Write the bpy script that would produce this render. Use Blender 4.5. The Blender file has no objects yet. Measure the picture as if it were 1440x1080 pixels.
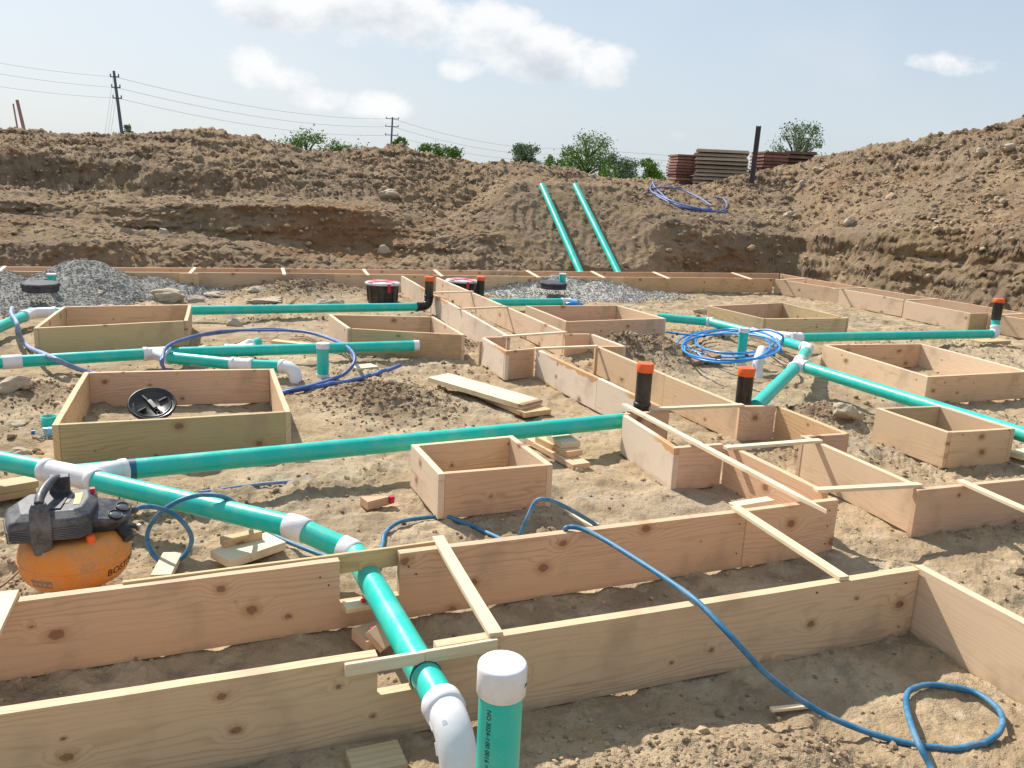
import bpy, bmesh, math, random
import numpy as np
from mathutils import Vector, Matrix
random.seed(7)
SC = bpy.context.scene
COL = SC.collection
# ------------------------------------------------------------------ camera model
H = 1.85; F = 1200.0
PITCH, ROLL, YAW = math.radians(13.15), math.radians(2.89), math.radians(-22.19)

def cam_axes():
    cp, sp = math.cos(PITCH), math.sin(PITCH)
    fwd = Vector((0, cp, -sp)); right = Vector((1, 0, 0)); down = fwd.cross(right)
    cr, sr = math.cos(ROLL), math.sin(ROLL)
    r2 = cr*right - sr*down; d2 = sr*right + cr*down
    B = Vector((math.cos(YAW), -math.sin(YAW), 0)); A = Vector((math.sin(YAW), math.cos(YAW), 0))
    f = lambda v: Vector((v.dot(B), v.dot(A), v.z))
    return f(r2), f(d2), f(fwd)
CR, CD, CF = cam_axes()
CAM = Vector((0, 0, H))

def ray(px, py):
    return CR*((px-720)/F) + CD*((py-540)/F) + CF
def P(px, py, z=0.0):                 # point at height z seen at this place of the photo
    d = ray(px, py); return CAM + d*((z-H)/d.z)
def PD(px, py, depth):                # point at a distance (m along the view axis)
    return CAM + ray(px, py)*depth
def PR(px, py, rho):                  # point at a horizontal distance
    d = ray(px, py); return CAM + d*(rho/math.hypot(d.x, d.y))

cd = bpy.data.cameras.new('camera'); cam = bpy.data.objects.new('camera', cd); COL.objects.link(cam)
cd.sensor_width = 36; cd.lens = 36*F/1440; cd.clip_start = 0.05; cd.clip_end = 3000
cam.matrix_world = Matrix(((CR.x, -CD.x, -CF.x, 0), (CR.y, -CD.y, -CF.y, 0), (CR.z, -CD.z, -CF.z, H), (0, 0, 0, 1)))
SC.camera = cam

# ------------------------------------------------------------------ noise
_rng = np.random.RandomState(3)
_perm = _rng.permutation(512); _perm = np.concatenate([_perm, _perm])
_ga = _rng.rand(512)*2*np.pi; _gx, _gy = np.cos(_ga), np.sin(_ga)
def pn(x, y):
    xi = np.floor(x).astype(int); yi = np.floor(y).astype(int); xf = x-xi; yf = y-yi
    u = xf*xf*xf*(xf*(xf*6-15)+10); v = yf*yf*yf*(yf*(yf*6-15)+10)
    def g(ix, iy, dx, dy):
        h = _perm[(_perm[ix & 511]+iy) & 511]; return _gx[h]*dx+_gy[h]*dy
    a = g(xi, yi, xf, yf); b = g(xi+1, yi, xf-1, yf); c = g(xi, yi+1, xf, yf-1); d = g(xi+1, yi+1, xf-1, yf-1)
    return ((a+(b-a)*u)+((c+(d-c)*u)-(a+(b-a)*u))*v)*1.4
def fbm(x, y, o=4, s=1.0):
    r = 0; a = 1.0; f = s
    for i in range(o):
        r = r+a*pn(x*f+17.3*i, y*f-9.1*i); a *= .5; f *= 2.03
    return r
def bil(x, y, o=3, s=1.0):            # billowy lumps
    r = 0; a = 1.0; f = s
    for i in range(o):
        r = r+a*(1-2*np.abs(pn(x*f+5.3*i, y*f+3.7*i))); a *= .5; f *= 2.1
    return r
def sstep(a, b, x):
    t = np.clip((x-a)/(b-a), 0, 1); return t*t*(3-2*t)

# ------------------------------------------------------------------ terrain (pit floor, cut banks, spoil heaps)
XF = lambda px: 0
COLS = [
 (-500, [(376,0),(340,.6),(305,3.2),(282,3.6),(274,5.6),(228,6.4),(204,9),(178,10.5)]),
 (0,    [(376,0),(345,.5),(302,3.4),(282,3.8),(273,6.0),(226,6.7),(208,9),(191,10.2)]),
 (90,   [(376,0),(343,.5),(312,3.2),(292,3.7),(281,5.6),(228,6.5),(212,8.5),(193,10)]),
 (170,  [(376,0),(343,.6),(325,2.5),(291,3.0),(283,5.0),(240,5.9),(215,8),(196,10)]),
 (300,  [(376,0),(347,1.2),(337,2.0),(291,2.5),(283,4.5),(250,5.3),(223,7.5),(193,9.6)]),
 (360,  [(376,0),(352,1.2),(342,1.9),(291,2.4),(283,4.4),(252,5.3),(230,7.2),(203,9.3)]),
 (430,  [(376,0),(362,1.2),(351,1.8),(293,2.3),(285,4.3),(256,5.2),(240,7.0),(221,9.0)]),
 (540,  [(378,0),(368,1.2),(353,1.6),(300,2.2),(289,4.0),(262,5.0),(243,6.5),(220,8.5)]),
 (640,  [(378,0),(362,1.0),(335,1.5),(313,3.0),(295,4.5),(270,6.0),(252,7.2),(238,8.5)]),
 (740,  [(379,0),(355,.5),(325,1.0),(300,1.5),(280,1.9),(262,2.6),(252,4.5),(241,6.5)]),
 (850,  [(379,0),(345,.5),(310,1.0),(292,1.35),(278,1.7),(265,2.4),(262,4.2),(257,6.3)]),
 (960,  [(381,0),(352,.6),(318,1.2),(303,2.0),(292,3.4),(282,4.6),(276,5.8),(270,7.0)]),
 (1060, [(384,0),(350,.5),(330,.9),(312,2.0),(297,3.4),(277,4.8),(253,6.0),(246,7.6)]),
 (1130, [(396,0),(360,.5),(335,.8),(313,2.0),(293,3.4),(265,4.8),(240,6.0),(226,7.5)]),
 (1220, [(410,0),(370,.4),(330,.8),(313,1.6),(290,2.8),(260,4.4),(230,6.0),(211,7.5)]),
 (1330, [(426,0),(380,.4),(325,.8),(313,1.5),(285,2.8),(250,4.4),(215,6.0),(196,7.5)]),
 (1440, [(442,0),(390,.4),(325,.8),(310,1.5),(280,2.8),(240,4.4),(205,6.0),(178,7.5)]),
 (1900, [(500,0),(430,.4),(340,.8),(320,1.5),(280,2.8),(235,4.4),(195,6.0),(170,7.5)])]
_az, _rh, _zz = [], [], []
for px, prof in COLS:
    d = ray(px, 300); az = math.atan2(d.x, d.y)
    # the foot of the bank runs just behind the outer form boards
    rf = min(15.25/max(math.cos(az), .2), 12.75/max(math.sin(az), .02))
    rr, zz = [], []
    for k, (py, off) in enumerate(prof):
        r = rf+off; q = PR(px, py, r); rr.append(r); zz.append(q.z if k else -.02)
    rr += [rr[-1]+2.5, rr[-1]+6]; zz += [zz[-1]*.35+1.25, 1.75]
    _az.append(az); _rh.append(rr); _zz.append(zz)
_az = np.array(_az); _rh = np.array(_rh); _zz = np.array(_zz)

MOUNDS = []      # x, y, rx, ry, height : heaps of dug soil on the pit floor
def mound(px, py, rx, ry, h):
    p = P(px, py, 0); MOUNDS.append((p.x, p.y, rx, ry, h))
mound(525, 562, .62, .5, .13); mound(575, 575, .5, .4, .06); mound(915, 505, .75, .5, .2); mound(865, 505, .35, .35, .12)
mound(430, 413, 1.1, .6, .2); mound(360, 405, .8, .5, .10); mound(715, 405, .8, .6, .20); mound(1165, 592, .45, .35, .13)
mound(1010, 1075, .35, .3, .05); mound(1130, 1060, .3, .2, .05); mound(20, 560, .5, .4, .08); mound(640, 490, .4, .3, .08)
mound(870, 1075, .3, .16, .04)

RAMPS = []       # where the two long pipes lie on the bank the slope is straight
for (x0, y0, x1, y1) in ((815, 381, 762, 261), (868, 381, 809, 261)):
    d = ray(x0, y0); rf = 15.2/(d.y/math.hypot(d.x, d.y)); a = PR(x0, y0, rf); b = PR(x1, y1, rf+2.6); RAMPS.append((a+(a-b)*.12, b))
def height(x, y, fine=True):
    x = np.asarray(x, float); y = np.asarray(y, float)
    az = np.arctan2(x, y); rho = np.hypot(x, y)
    azq = az+.035*pn(rho*.35, az*9)
    K = _rh.shape[1]
    rk = [np.interp(azq, _az, _rh[:, k]) for k in range(K)]; zk = [np.interp(azq, _az, _zz[:, k]) for k in range(K)]
    jit = .15*fbm(x, y, 2, .8)+.012*pn(x*5, y*5)
    rq = rho+jit
    z = np.where(rq < rk[0], 0.0, zk[-1])
    for k in range(K-1):
        m = (rq >= rk[k]) & (rq < rk[k+1])
        t = np.clip((rq-rk[k])/(rk[k+1]-rk[k]+1e-6), 0, 1); t = t*t*(3-2*t)*.5+t*.5
        z = np.where(m, zk[k]+(zk[k+1]-zk[k])*t, z)
    berm = sstep(-.25, .35, rho-rk[0])
    far = sstep(0, 4, rho-rk[K-2])
    top = sstep(3.2, 6.5, rho-rk[0])
    lump = .06*bil(x, y, 3, 1.3)+.05*fbm(x, y, 4, .7)+.042*bil(x+3, y, 3, 3.6)+.024*bil(x, y+8, 2, 9)
    z = z+berm*(1-far*.85)*(lump*(.35+1.15*top)-.02+top*.10*fbm(x, y, 2, .45))
    flat = 1-berm
    rough = sstep(-.15, .5, fbm(x+40, y, 3, .55))
    g = .018*fbm(x, y, 3, .8)+.013*fbm(x+9, y, 4, 2.6)+(.3+rough)*(.016*bil(x, y, 3, 4.2)+.010*bil(x+1, y, 2, 11))
    g = g-.022*sstep(.22, .5, pn(x*3.0+4, y*3.0))+.010*sstep(.1, .5, pn(x*6+4, y*6))          # scuffs and boot prints
    if fine:
        g = g+(.0034*bil(x, y, 2, 27)+.0018*bil(x+2, y, 2, 60))*(.5+rough)
    # the ground dips a little along the two nearest forms
    g = g-.035*np.exp(-((rho-3.0)/1.2)**2)
    z = z+flat*(g-.012)
    for a, b in RAMPS:
        dx, dy = b.x-a.x, b.y-a.y; L2 = dx*dx+dy*dy; t = ((x-a.x)*dx+(y-a.y)*dy)/L2; L = math.sqrt(L2)
        dp = np.abs((x-a.x)*dy-(y-a.y)*dx)/L; w = (1-sstep(.75, 1.5, dp))*sstep(-.3, 0, t)*(1-sstep(1.0, 1.12, t))
        zl = a.z+(b.z-a.z)*np.clip(t, 0, 1.1)-.12+.03*fbm(x, y, 3, 2.2)
        z = z-w*np.maximum(0, z-zl)
    for (mx, my, rx, ry, h) in MOUNDS:
        q = ((x-mx)/rx)**2+((y-my)/ry)**2
        w = np.exp(-q*1.6)
        z = z+h*w*(.8+.5*bil(x, y, 3, 5.0)*.6)
    return z, berm*(1-far), far
def gz(x, y):
    return float(height(np.array([x]), np.array([y]))[0][0])

# ------------------------------------------------------------------ mesh helpers
def np_mesh(name, V, Fq, smooth=True):
    me = bpy.data.meshes.new(name); V = np.asarray(V, np.float32); Fq = np.asarray(Fq, np.int32)
    n, k = Fq.shape
    me.vertices.add(len(V)); me.vertices.foreach_set('co', V.ravel())
    me.loops.add(n*k); me.loops.foreach_set('vertex_index', Fq.ravel())
    me.polygons.add(n); me.polygons.foreach_set('loop_start', np.arange(0, n*k, k, dtype=np.int32))
    me.polygons.foreach_set('loop_total', np.full(n, k, np.int32))
    me.update(calc_edges=True); me.validate()
    me.polygons.foreach_set('use_smooth', np.full(len(me.polygons), smooth, bool))
    return me

class MB:
    def __init__(s): s.v = []; s.f = []; s.sm = []
    def add(s, vs, fs, smooth=True, M=None):
        b = len(s.v)
        s.v += [tuple((M @ Vector(v)) if M else v) for v in vs]
        s.f += [tuple(i+b for i in f) for f in fs]; s.sm += [smooth]*len(fs)
    def box(s, lo, hi, M=None):
        x0, y0, z0 = lo; x1, y1, z1 = hi
        s.add([(x0,y0,z0),(x1,y0,z0),(x1,y1,z0),(x0,y1,z0),(x0,y0,z1),(x1,y0,z1),(x1,y1,z1),(x0,y1,z1)],
              [(0,3,2,1),(4,5,6,7),(0,1,5,4),(1,2,6,5),(2,3,7,6),(3,0,4,7)], False, M)
    def prism(s, pts, z0, z1, M=None):      # polygon in xy, extruded
        n = len(pts)
        s.add([(x, y, z0) for x, y in pts]+[(x, y, z1) for x, y in pts],
              [tuple(range(n-1, -1, -1)), tuple(range(n, 2*n))]+[(i, (i+1) % n, n+(i+1) % n, n+i) for i in range(n)], False, M)
    def lathe(s, prof, seg=32, M=None, smooth=True):   # (r,z)
        vs = []; fs = []; n = len(prof)
        for r, z in prof:
            for j in range(seg):
                a = 2*math.pi*j/seg; vs.append((r*math.cos(a), r*math.sin(a), z))
        for i in range(n-1):
            for j in range(seg):
                k = (j+1) % seg; fs.append((i*seg+j, i*seg+k, (i+1)*seg+k, (i+1)*seg+j))
        fs.append(tuple(range(seg-1, -1, -1))); fs.append(tuple((n-1)*seg+j for j in range(seg)))
        s.add(vs, fs, smooth, M)
    def tube(s, pts, r, seg=16, caps=True):
        pts = [Vector(p) for p in pts]; n = len(pts)
        rs = r if isinstance(r, (list, tuple)) else [r]*n
        vs = []; fs = []; up = None
        for i, p in enumerate(pts):
            t = (pts[min(i+1, n-1)]-pts[max(i-1, 0)])
            if t.length < 1e-9: t = Vector((0, 0, 1))
            t.normalize()
            if up is None: up = Vector((0, 0, 1)) if abs(t.z) < .9 else Vector((0, 1, 0))
            a = t.cross(up).normalized(); b = a.cross(t).normalized(); up = b
            for j in range(seg):
                w = 2*math.pi*j/seg; vs.append(p+a*(rs[i]*math.cos(w))+b*(rs[i]*math.sin(w)))
        for i in range(n-1):
            for j in range(seg):
                k = (j+1) % seg; fs.append((i*seg+j, (i+1)*seg+j, (i+1)*seg+k, i*seg+k))
        s.add(vs, fs, True)
        if caps:
            s.add([vs[j] for j in range(seg)], [tuple(range(seg))], False)
            s.add([vs[(n-1)*seg+j] for j in range(seg)], [tuple(range(seg-1, -1, -1))], False)
    def build(s, name, mat, parent=None, loc=None):
        me = bpy.data.meshes.new(name); me.from_pydata(s.v, [], s.f); me.update()
        me.polygons.foreach_set('use_smooth', s.sm)
        return link(name, me, mat, parent, loc)

def link(name, me, mat, parent=None, loc=None, matrix=None):
    o = bpy.data.objects.new(name, me); COL.objects.link(o)
    if mat: me.materials.append(mat)
    if matrix: o.matrix_world = matrix
    if parent is not None:
        o.parent = parent
        # parts are modelled in world space; only the root Empty carries an offset
        o.matrix_parent_inverse = Matrix.Translation(-parent.location) if parent.parent is None else Matrix.Identity(4)
    return o
def tag(o, label, cat=None, group=None, kind=None):
    if label: o['label'] = label
    if cat: o['category'] = cat
    if group: o['group'] = group
    if kind: o['kind'] = kind
    return o
def thing(name, loc, label, cat, group=None):
    o = bpy.data.objects.new(name, None); COL.objects.link(o); o.location = loc; o.empty_display_size = .1
    return tag(o, label, cat, group)

def catmull(pts, n=8):
    pts = [Vector(p) for p in pts]; out = []
    q = [pts[0]*2-pts[1]]+pts+[pts[-1]*2-pts[-2]]
    for i in range(1, len(q)-2):
        a, b, c, d = q[i-1:i+3]
        for k in range(n):
            t = k/n
            out.append(.5*((2*b)+(c-a)*t+(2*a-5*b+4*c-d)*t*t+(-a+3*b-3*c+d)*t**3))
    out.append(pts[-1]); return out
def bend(a, b, c, r, n=8):           # rounded corner at b
    u = (a-b).normalized(); v = (c-b).normalized()
    ang = u.angle(v); t = min(r/math.tan(ang/2), (a-b).length*.98, (c-b).length*.98)
    p = b+u*t; q = b+v*t
    return [(p*(1-s)**2+b*2*s*(1-s)+q*s**2) for s in [i/n for i in range(n+1)]]

# ------------------------------------------------------------------ node helper
class NT:
    def __init__(s, name):
        s.m = bpy.data.materials.new(name); s.m.use_nodes = True; s.t = s.m.node_tree
        s.b = s.t.nodes['Principled BSDF']
    def n(s, typ, **kw):
        nd = s.t.nodes.new(typ)
        for k, v in kw.items():
            if k in nd.inputs: nd.inputs[k].default_value = v
            else: setattr(nd, k, v)
        return nd
    def l(s, a, b): s.t.links.new(a, b)
    def put(s, sock, v):
        if hasattr(v, 'links') or hasattr(v, 'is_linked'): s.l(v, sock)
        else: sock.default_value = v
    def math(s, op, a, b=0.0, c=0.0):
        nd = s.n('ShaderNodeMath', operation=op)
        s.put(nd.inputs[0], a); s.put(nd.inputs[1], b)
        if op in ('MULTIPLY_ADD', 'WRAP'): s.put(nd.inputs[2], c)
        return nd.outputs[0]
    def vmath(s, op, a, b=None, out=0):
        nd = s.n('ShaderNodeVectorMath', operation=op); s.put(nd.inputs[0], a)
        if b is not None: s.put(nd.inputs[1], b)
        return nd.outputs[out]
    def noise(s, vec, scale, detail=3, rough=.55, dim='3D'):
        nd = s.n('ShaderNodeTexNoise', noise_dimensions=dim); nd.inputs['Scale'].default_value = scale
        nd.inputs['Detail'].default_value = detail; nd.inputs['Roughness'].default_value = rough
        if vec is not None: s.l(vec, nd.inputs['Vector'])
        return nd.outputs['Fac']
    def ramp(s, fac, a, b, lo=0.0, hi=1.0, interp='SMOOTHSTEP'):
        nd = s.n('ShaderNodeMapRange'); nd.interpolation_type = interp
        s.put(nd.inputs['Value'], fac)
        for k, v in (('From Min', a), ('From Max', b), ('To Min', lo), ('To Max', hi)): s.put(nd.inputs[k], v)
        return nd.outputs[0]
    def mix(s, fac, a, b, mode='MIX'):
        nd = s.n('ShaderNodeMix', data_type='RGBA', blend_type=mode)
        s.put(nd.inputs[0], fac); s.put(nd.inputs[6], a if not isinstance(a, tuple) else (*a, 1)); s.put(nd.inputs[7], b if not isinstance(b, tuple) else (*b, 1))
        return nd.outputs[2]
    def bump(s, hgt, strength=.4, dist=.01, normal=None):
        nd = s.n('ShaderNodeBump'); nd.inputs['Strength'].default_value = strength; nd.inputs['Distance'].default_value = dist
        s.l(hgt, nd.inputs['Height'])
        if normal is not None: s.l(normal, nd.inputs['Normal'])
        return nd.outputs[0]
    def coord(s, which='Object'):
        return s.n('ShaderNodeTexCoord').outputs[which]
    def rnd(s): return s.n('ShaderNodeObjectInfo').outputs['Random']
    def out(s, col, rough=.8, normal=None, spec=None):
        s.put(s.b.inputs['Base Color'], col if not isinstance(col, tuple) else (*col, 1))
        s.put(s.b.inputs['Roughness'], rough)
        if normal is not None: s.l(normal, s.b.inputs['Normal'])
        if spec is not None: s.b.inputs['Specular IOR Level'].default_value = spec
        return s.m

def wood(name, light, dark, knot=(.17, .075, .04), orange=None, knots=.55, graincon=.75):
    m = NT(name); oc = m.coord('Object'); r = m.rnd()
    off = m.vmath('SCALE', m.n('ShaderNodeCombineXYZ', X=1., Y=1.7, Z=2.3).outputs[0]); off.node.inputs[3].default_value = 1
    m.l(m.math('MULTIPLY', r, 37.0), off.node.inputs[3])
    sx = m.n('ShaderNodeSeparateXYZ'); m.l(oc, sx.inputs[0])
    so = m.n('ShaderNodeSeparateXYZ'); m.l(m.vmath('ADD', oc, off), so.inputs[0])
    X, Z = so.outputs[0], so.outputs[2]; Y = sx.outputs[1]
    # knots: one candidate per cell, size and presence random
    SX, SZ = 2.1, 7.5
    cv = m.n('ShaderNodeCombineXYZ'); m.l(m.math('MULTIPLY', X, SX), cv.inputs[0]); m.l(m.math('MULTIPLY', Z, SZ), cv.inputs[1])
    vo = m.n('ShaderNodeTexVoronoi', voronoi_dimensions='2D', feature='F1'); vo.inputs['Scale'].default_value = 1.0
    m.l(cv.outputs[0], vo.inputs['Vector'])
    dv = m.vmath('SUBTRACT', cv.outputs[0], vo.outputs['Position'])
    dv = m.vmath('MULTIPLY', dv, None); dv.node.inputs[1].default_value = (1/SX/1.25, 1/SZ, 0)
    dist = m.vmath('LENGTH', dv, out=1)
    rc = m.n('ShaderNodeSeparateColor'); m.l(vo.outputs['Color'], rc.inputs[0])
    dist = m.math('ADD', dist, m.math('MULTIPLY', m.math('SUBTRACT', m.noise(oc, 45, 3), .5), .020))
    pres = m.math('LESS_THAN', rc.outputs[0], knots)
    rad = m.math('MULTIPLY_ADD', m.math('POWER', rc.outputs[1], 1.6), .019, .0045)
    kn = m.math('MULTIPLY', m.ramp(dist, m.math('MULTIPLY', rad, 1.12), m.math('MULTIPLY', rad, .75)), pres)
    halo = m.math('MULTIPLY', m.ramp(dist, m.math('MULTIPLY', rad, 2.6), rad), pres)
    swirl = m.math('MULTIPLY', m.ramp(dist, m.math('MULTIPLY', rad, 5.0), 0.0, 0, 1), pres)
    # growth rings running along the board and swerving round the knots
    gv = m.n('ShaderNodeCombineXYZ'); m.l(m.math('MULTIPLY', X, .9), gv.inputs[0]); m.l(m.math('MULTIPLY', Z, 5.5), gv.inputs[1]); m.l(r, gv.inputs[2])
    warp = m.noise(gv.outputs[0], 1.0, 3, .5)
    ph = m.math('ADD', m.math('MULTIPLY', Z, 230.), m.math('ADD', m.math('MULTIPLY', warp, 62.), m.math('MULTIPLY', swirl, 12.)))
    ph = m.math('ADD', ph, m.math('MULTIPLY', Y, 210.))
    band = m.math('MULTIPLY_ADD', m.math('SINE', ph), .5, .5); band = m.math('POWER', band, 4.0)
    sv = m.n('ShaderNodeCombineXYZ'); m.l(m.math('MULTIPLY', X, 3.), sv.inputs[0]); m.l(m.math('MULTIPLY', Y, 90.), sv.inputs[1]); m.l(m.math('MULTIPLY', Z, 110.), sv.inputs[2])
    streak = m.noise(sv.outputs[0], 1.0, 3, .6)
    big = m.noise(gv.outputs[0], .55, 2)
    g = m.math('ADD', m.math('MULTIPLY', m.math('MULTIPLY', band, m.ramp(big, .35, .65, .15, 1.0)), graincon), m.math('MULTIPLY', m.math('SUBTRACT', streak, .4), .55))
    col = m.mix(m.ramp(g, 0, 1.1, 0, 1, 'LINEAR'), light, dark)
    tint = m.n('ShaderNodeHueSaturation'); m.l(col, tint.inputs['Color'])
    m.l(m.ramp(r, 0, 1, .497, .504, 'LINEAR'), tint.inputs['Hue']); m.l(m.ramp(m.math('FRACT', m.math('MULTIPLY', r, 7.3)), 0, 1, .92, 1.12, 'LINEAR'), tint.inputs['Saturation'])
    m.l(m.ramp(m.math('FRACT', m.math('MULTIPLY', r, 13.7)), 0, 1, .86, 1.1, 'LINEAR'), tint.inputs['Value'])
    col = tint.outputs[0]
    if orange:
        e = m.math('ABSOLUTE', sx.outputs[2]); e = m.math('ADD', e, m.math('MULTIPLY', m.math('SUBTRACT', m.noise(oc, 6, 3), .5), .12))
        ed = m.ramp(e, .105, .113); tog = m.ramp(m.noise(gv.outputs[0], .35, 1), .5, .53)
        col = m.mix(m.math('MULTIPLY', m.math('MULTIPLY', ed, tog), .85), col, orange)
    blot = m.noise(oc, 3.2, 4, .6)
    col = m.mix(m.ramp(blot, .5, .74, 0, .45), col, (.34, .245, .165))
    sm = m.n('ShaderNodeCombineXYZ'); m.l(m.math('MULTIPLY', X, 1.6), sm.inputs[0]); m.l(m.math('MULTIPLY', Z, 16.), sm.inputs[1]); m.l(m.math('MULTIPLY', r, 9.), sm.inputs[2])
    col = m.mix(m.ramp(m.noise(sm.outputs[0], 1.3, 5, .7), .58, .74, 0, .4), col, (.27, .175, .10))
    fl = m.noise(oc, 75, 2, .6)
    col = m.mix(m.ramp(fl, .72, .78, 0, .35), col, (.13, .09, .06))
    col = m.mix(m.math('MULTIPLY', halo, .42), col, (.34, .16, .075))
    kr = m.math('MULTIPLY_ADD', m.math('SINE', m.math('MULTIPLY', dist, 1100.)), .22, .68)
    col = m.mix(m.math('MULTIPLY', kn, kr), col, knot)
    # dried mud splashed up from the lower edge
    zl = m.math('ADD', sx.outputs[2], m.math('MULTIPLY', m.noise(oc, 9, 5, .7), .09))
    col = m.mix(m.ramp(zl, -.075, -.125, 0, .6), col, (.33, .245, .16))
    h = m.math('ADD', m.math('MULTIPLY', g, .6), m.math('MULTIPLY', kn, -.5))
    return m.out(col, .72, m.bump(h, .35, .002), .3)

def plastic(name, col, rough=.35, dust=.25, dustcol=(.42, .34, .24), var=.12, scale=6):
    m = NT(name); oc = m.coord('Object'); g = m.n('ShaderNodeNewGeometry')
    n1 = m.noise(g.outputs['Position'], scale, 5, .65); n2 = m.noise(g.outputs['Position'], scale*9, 3, .6)
    c = m.mix(m.ramp(n1, .35, .7), tuple(x*(1-var) for x in col), tuple(min(1, x*(1+var)) for x in col))
    sp = m.n('ShaderNodeSeparateXYZ'); m.l(g.outputs['Normal'], sp.inputs[0])
    d = m.math('MULTIPLY', m.ramp(m.math('ADD', n1, m.math('MULTIPLY', n2, .35)), .55, .95), dust)
    d2 = m.math('MULTIPLY', m.ramp(n2, .68, .78), dust*.8)
    c = m.mix(m.math('MAXIMUM', d, d2), c, dustcol)
    ro = m.math('MULTIPLY_ADD', m.math('MAXIMUM', d, d2), .8, rough)
    return m.out(c, ro, m.bump(n2, .08, .002), .5)

M_FIR = wood('fir_lumber', (.68, .455, .30), (.49, .29, .17), knots=.78)
M_FIR2 = wood('spruce_lumber', (.69, .475, .285), (.50, .305, .16), knots=.78)
M_GREEN = wood('yellowish_lumber', (.58, .44, .245), (.40, .28, .135), knots=.4)
M_PALE = wood('pale_lumber', (.70, .52, .36), (.53, .355, .22), knots=.4, graincon=.35)
M_STAIN = wood('edge_stained_lumber', (.72, .59, .46), (.57, .41, .30), orange=(.56, .28, .11), knots=.3, graincon=.3)
M_LATH = wood('lath_wood', (.78, .645, .455), (.62, .44, .27), knots=.15, graincon=.35)
M_OLD = wood('weathered_lumber', (.30, .20, .13), (.18, .11, .07), knots=.3)
M_PIPE = plastic('green_pipe_plastic', (.003, .545, .445), .28, .22, var=.04, scale=8)
M_WHITE = plastic('white_fitting_plastic', (.78, .78, .79), .33, .16)
M_BLACK = plastic('black_pipe_plastic', (.012, .011, .011), .34, .12)
M_ORANGE = plastic('orange_cap_plastic', (.86, .125, .016), .4, .08)
M_HOSE = plastic('blue_hose_rubber', (.018, .17, .33), .5, .35, scale=14)
M_PEX = plastic('bright_blue_tubing', (.01, .27, .70), .32, .12)
M_CABLE = plastic('dusty_blue_cable', (.16, .25, .46), .55, .5, dustcol=(.5, .5, .55))
M_NAVY = plastic('navy_blue_tubing', (.05, .13, .40), .45, .3)
M_GASKET = plastic('blue_primer_band', (.01, .12, .20), .4, .05)
M_TANK = plastic('orange_tank_paint', (.78, .27, .03), .38, .95, dustcol=(.36, .25, .155), scale=6)
M_BODY = plastic('charcoal_housing_plastic', (.03, .033, .042), .40, .62, dustcol=(.26, .25, .24), scale=8)
M_SLAT = plastic('dark_grille_plastic', (.012, .013, .016), .5, .2)
M_GRILLE = plastic('grey_grille_plastic', (.10, .105, .115), .45, .4, dustcol=(.28, .26, .24))
M_METAL = plastic('dull_metal', (.38, .36, .33), .35, .2); M_METAL.node_tree.nodes['Principled BSDF'].inputs['Metallic'].default_value = .8
M_INK = plastic('black_ink', (.012, .02, .02), .6, .05)
M_RED = plastic('red_tape', (.62, .012, .06), .4, .05)
M_WRAP = plastic('white_wrap_film', (.72, .66, .70), .25, .1)
M_YEL = plastic('yellow_sticker', (.55, .42, .12), .4, .35)
M_GREYL = plastic('grey_sticker', (.22, .17, .15), .45, .3)
M_DIAL = plastic('gauge_glass', (.10, .11, .12), .12, .25)
M_SUMP = plastic('dark_slate_plastic', (.03, .036, .055), .75, .2)
M_TAPE = plastic('light_blue_tape', (.20, .48, .78), .4, .1)
M_STEEL = plastic('dark_rusty_steel', (.075, .055, .055), .65, .25, dustcol=(.22, .11, .07))
M_POLE = plastic('grey_pole_wood', (.10, .105, .14), .8, .1)
M_WIRE = plastic('wire', (.42, .44, .46), .6, 0)
M_POST = plastic('pink_brown_post', (.36, .20, .15), .7, .2)

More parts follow.
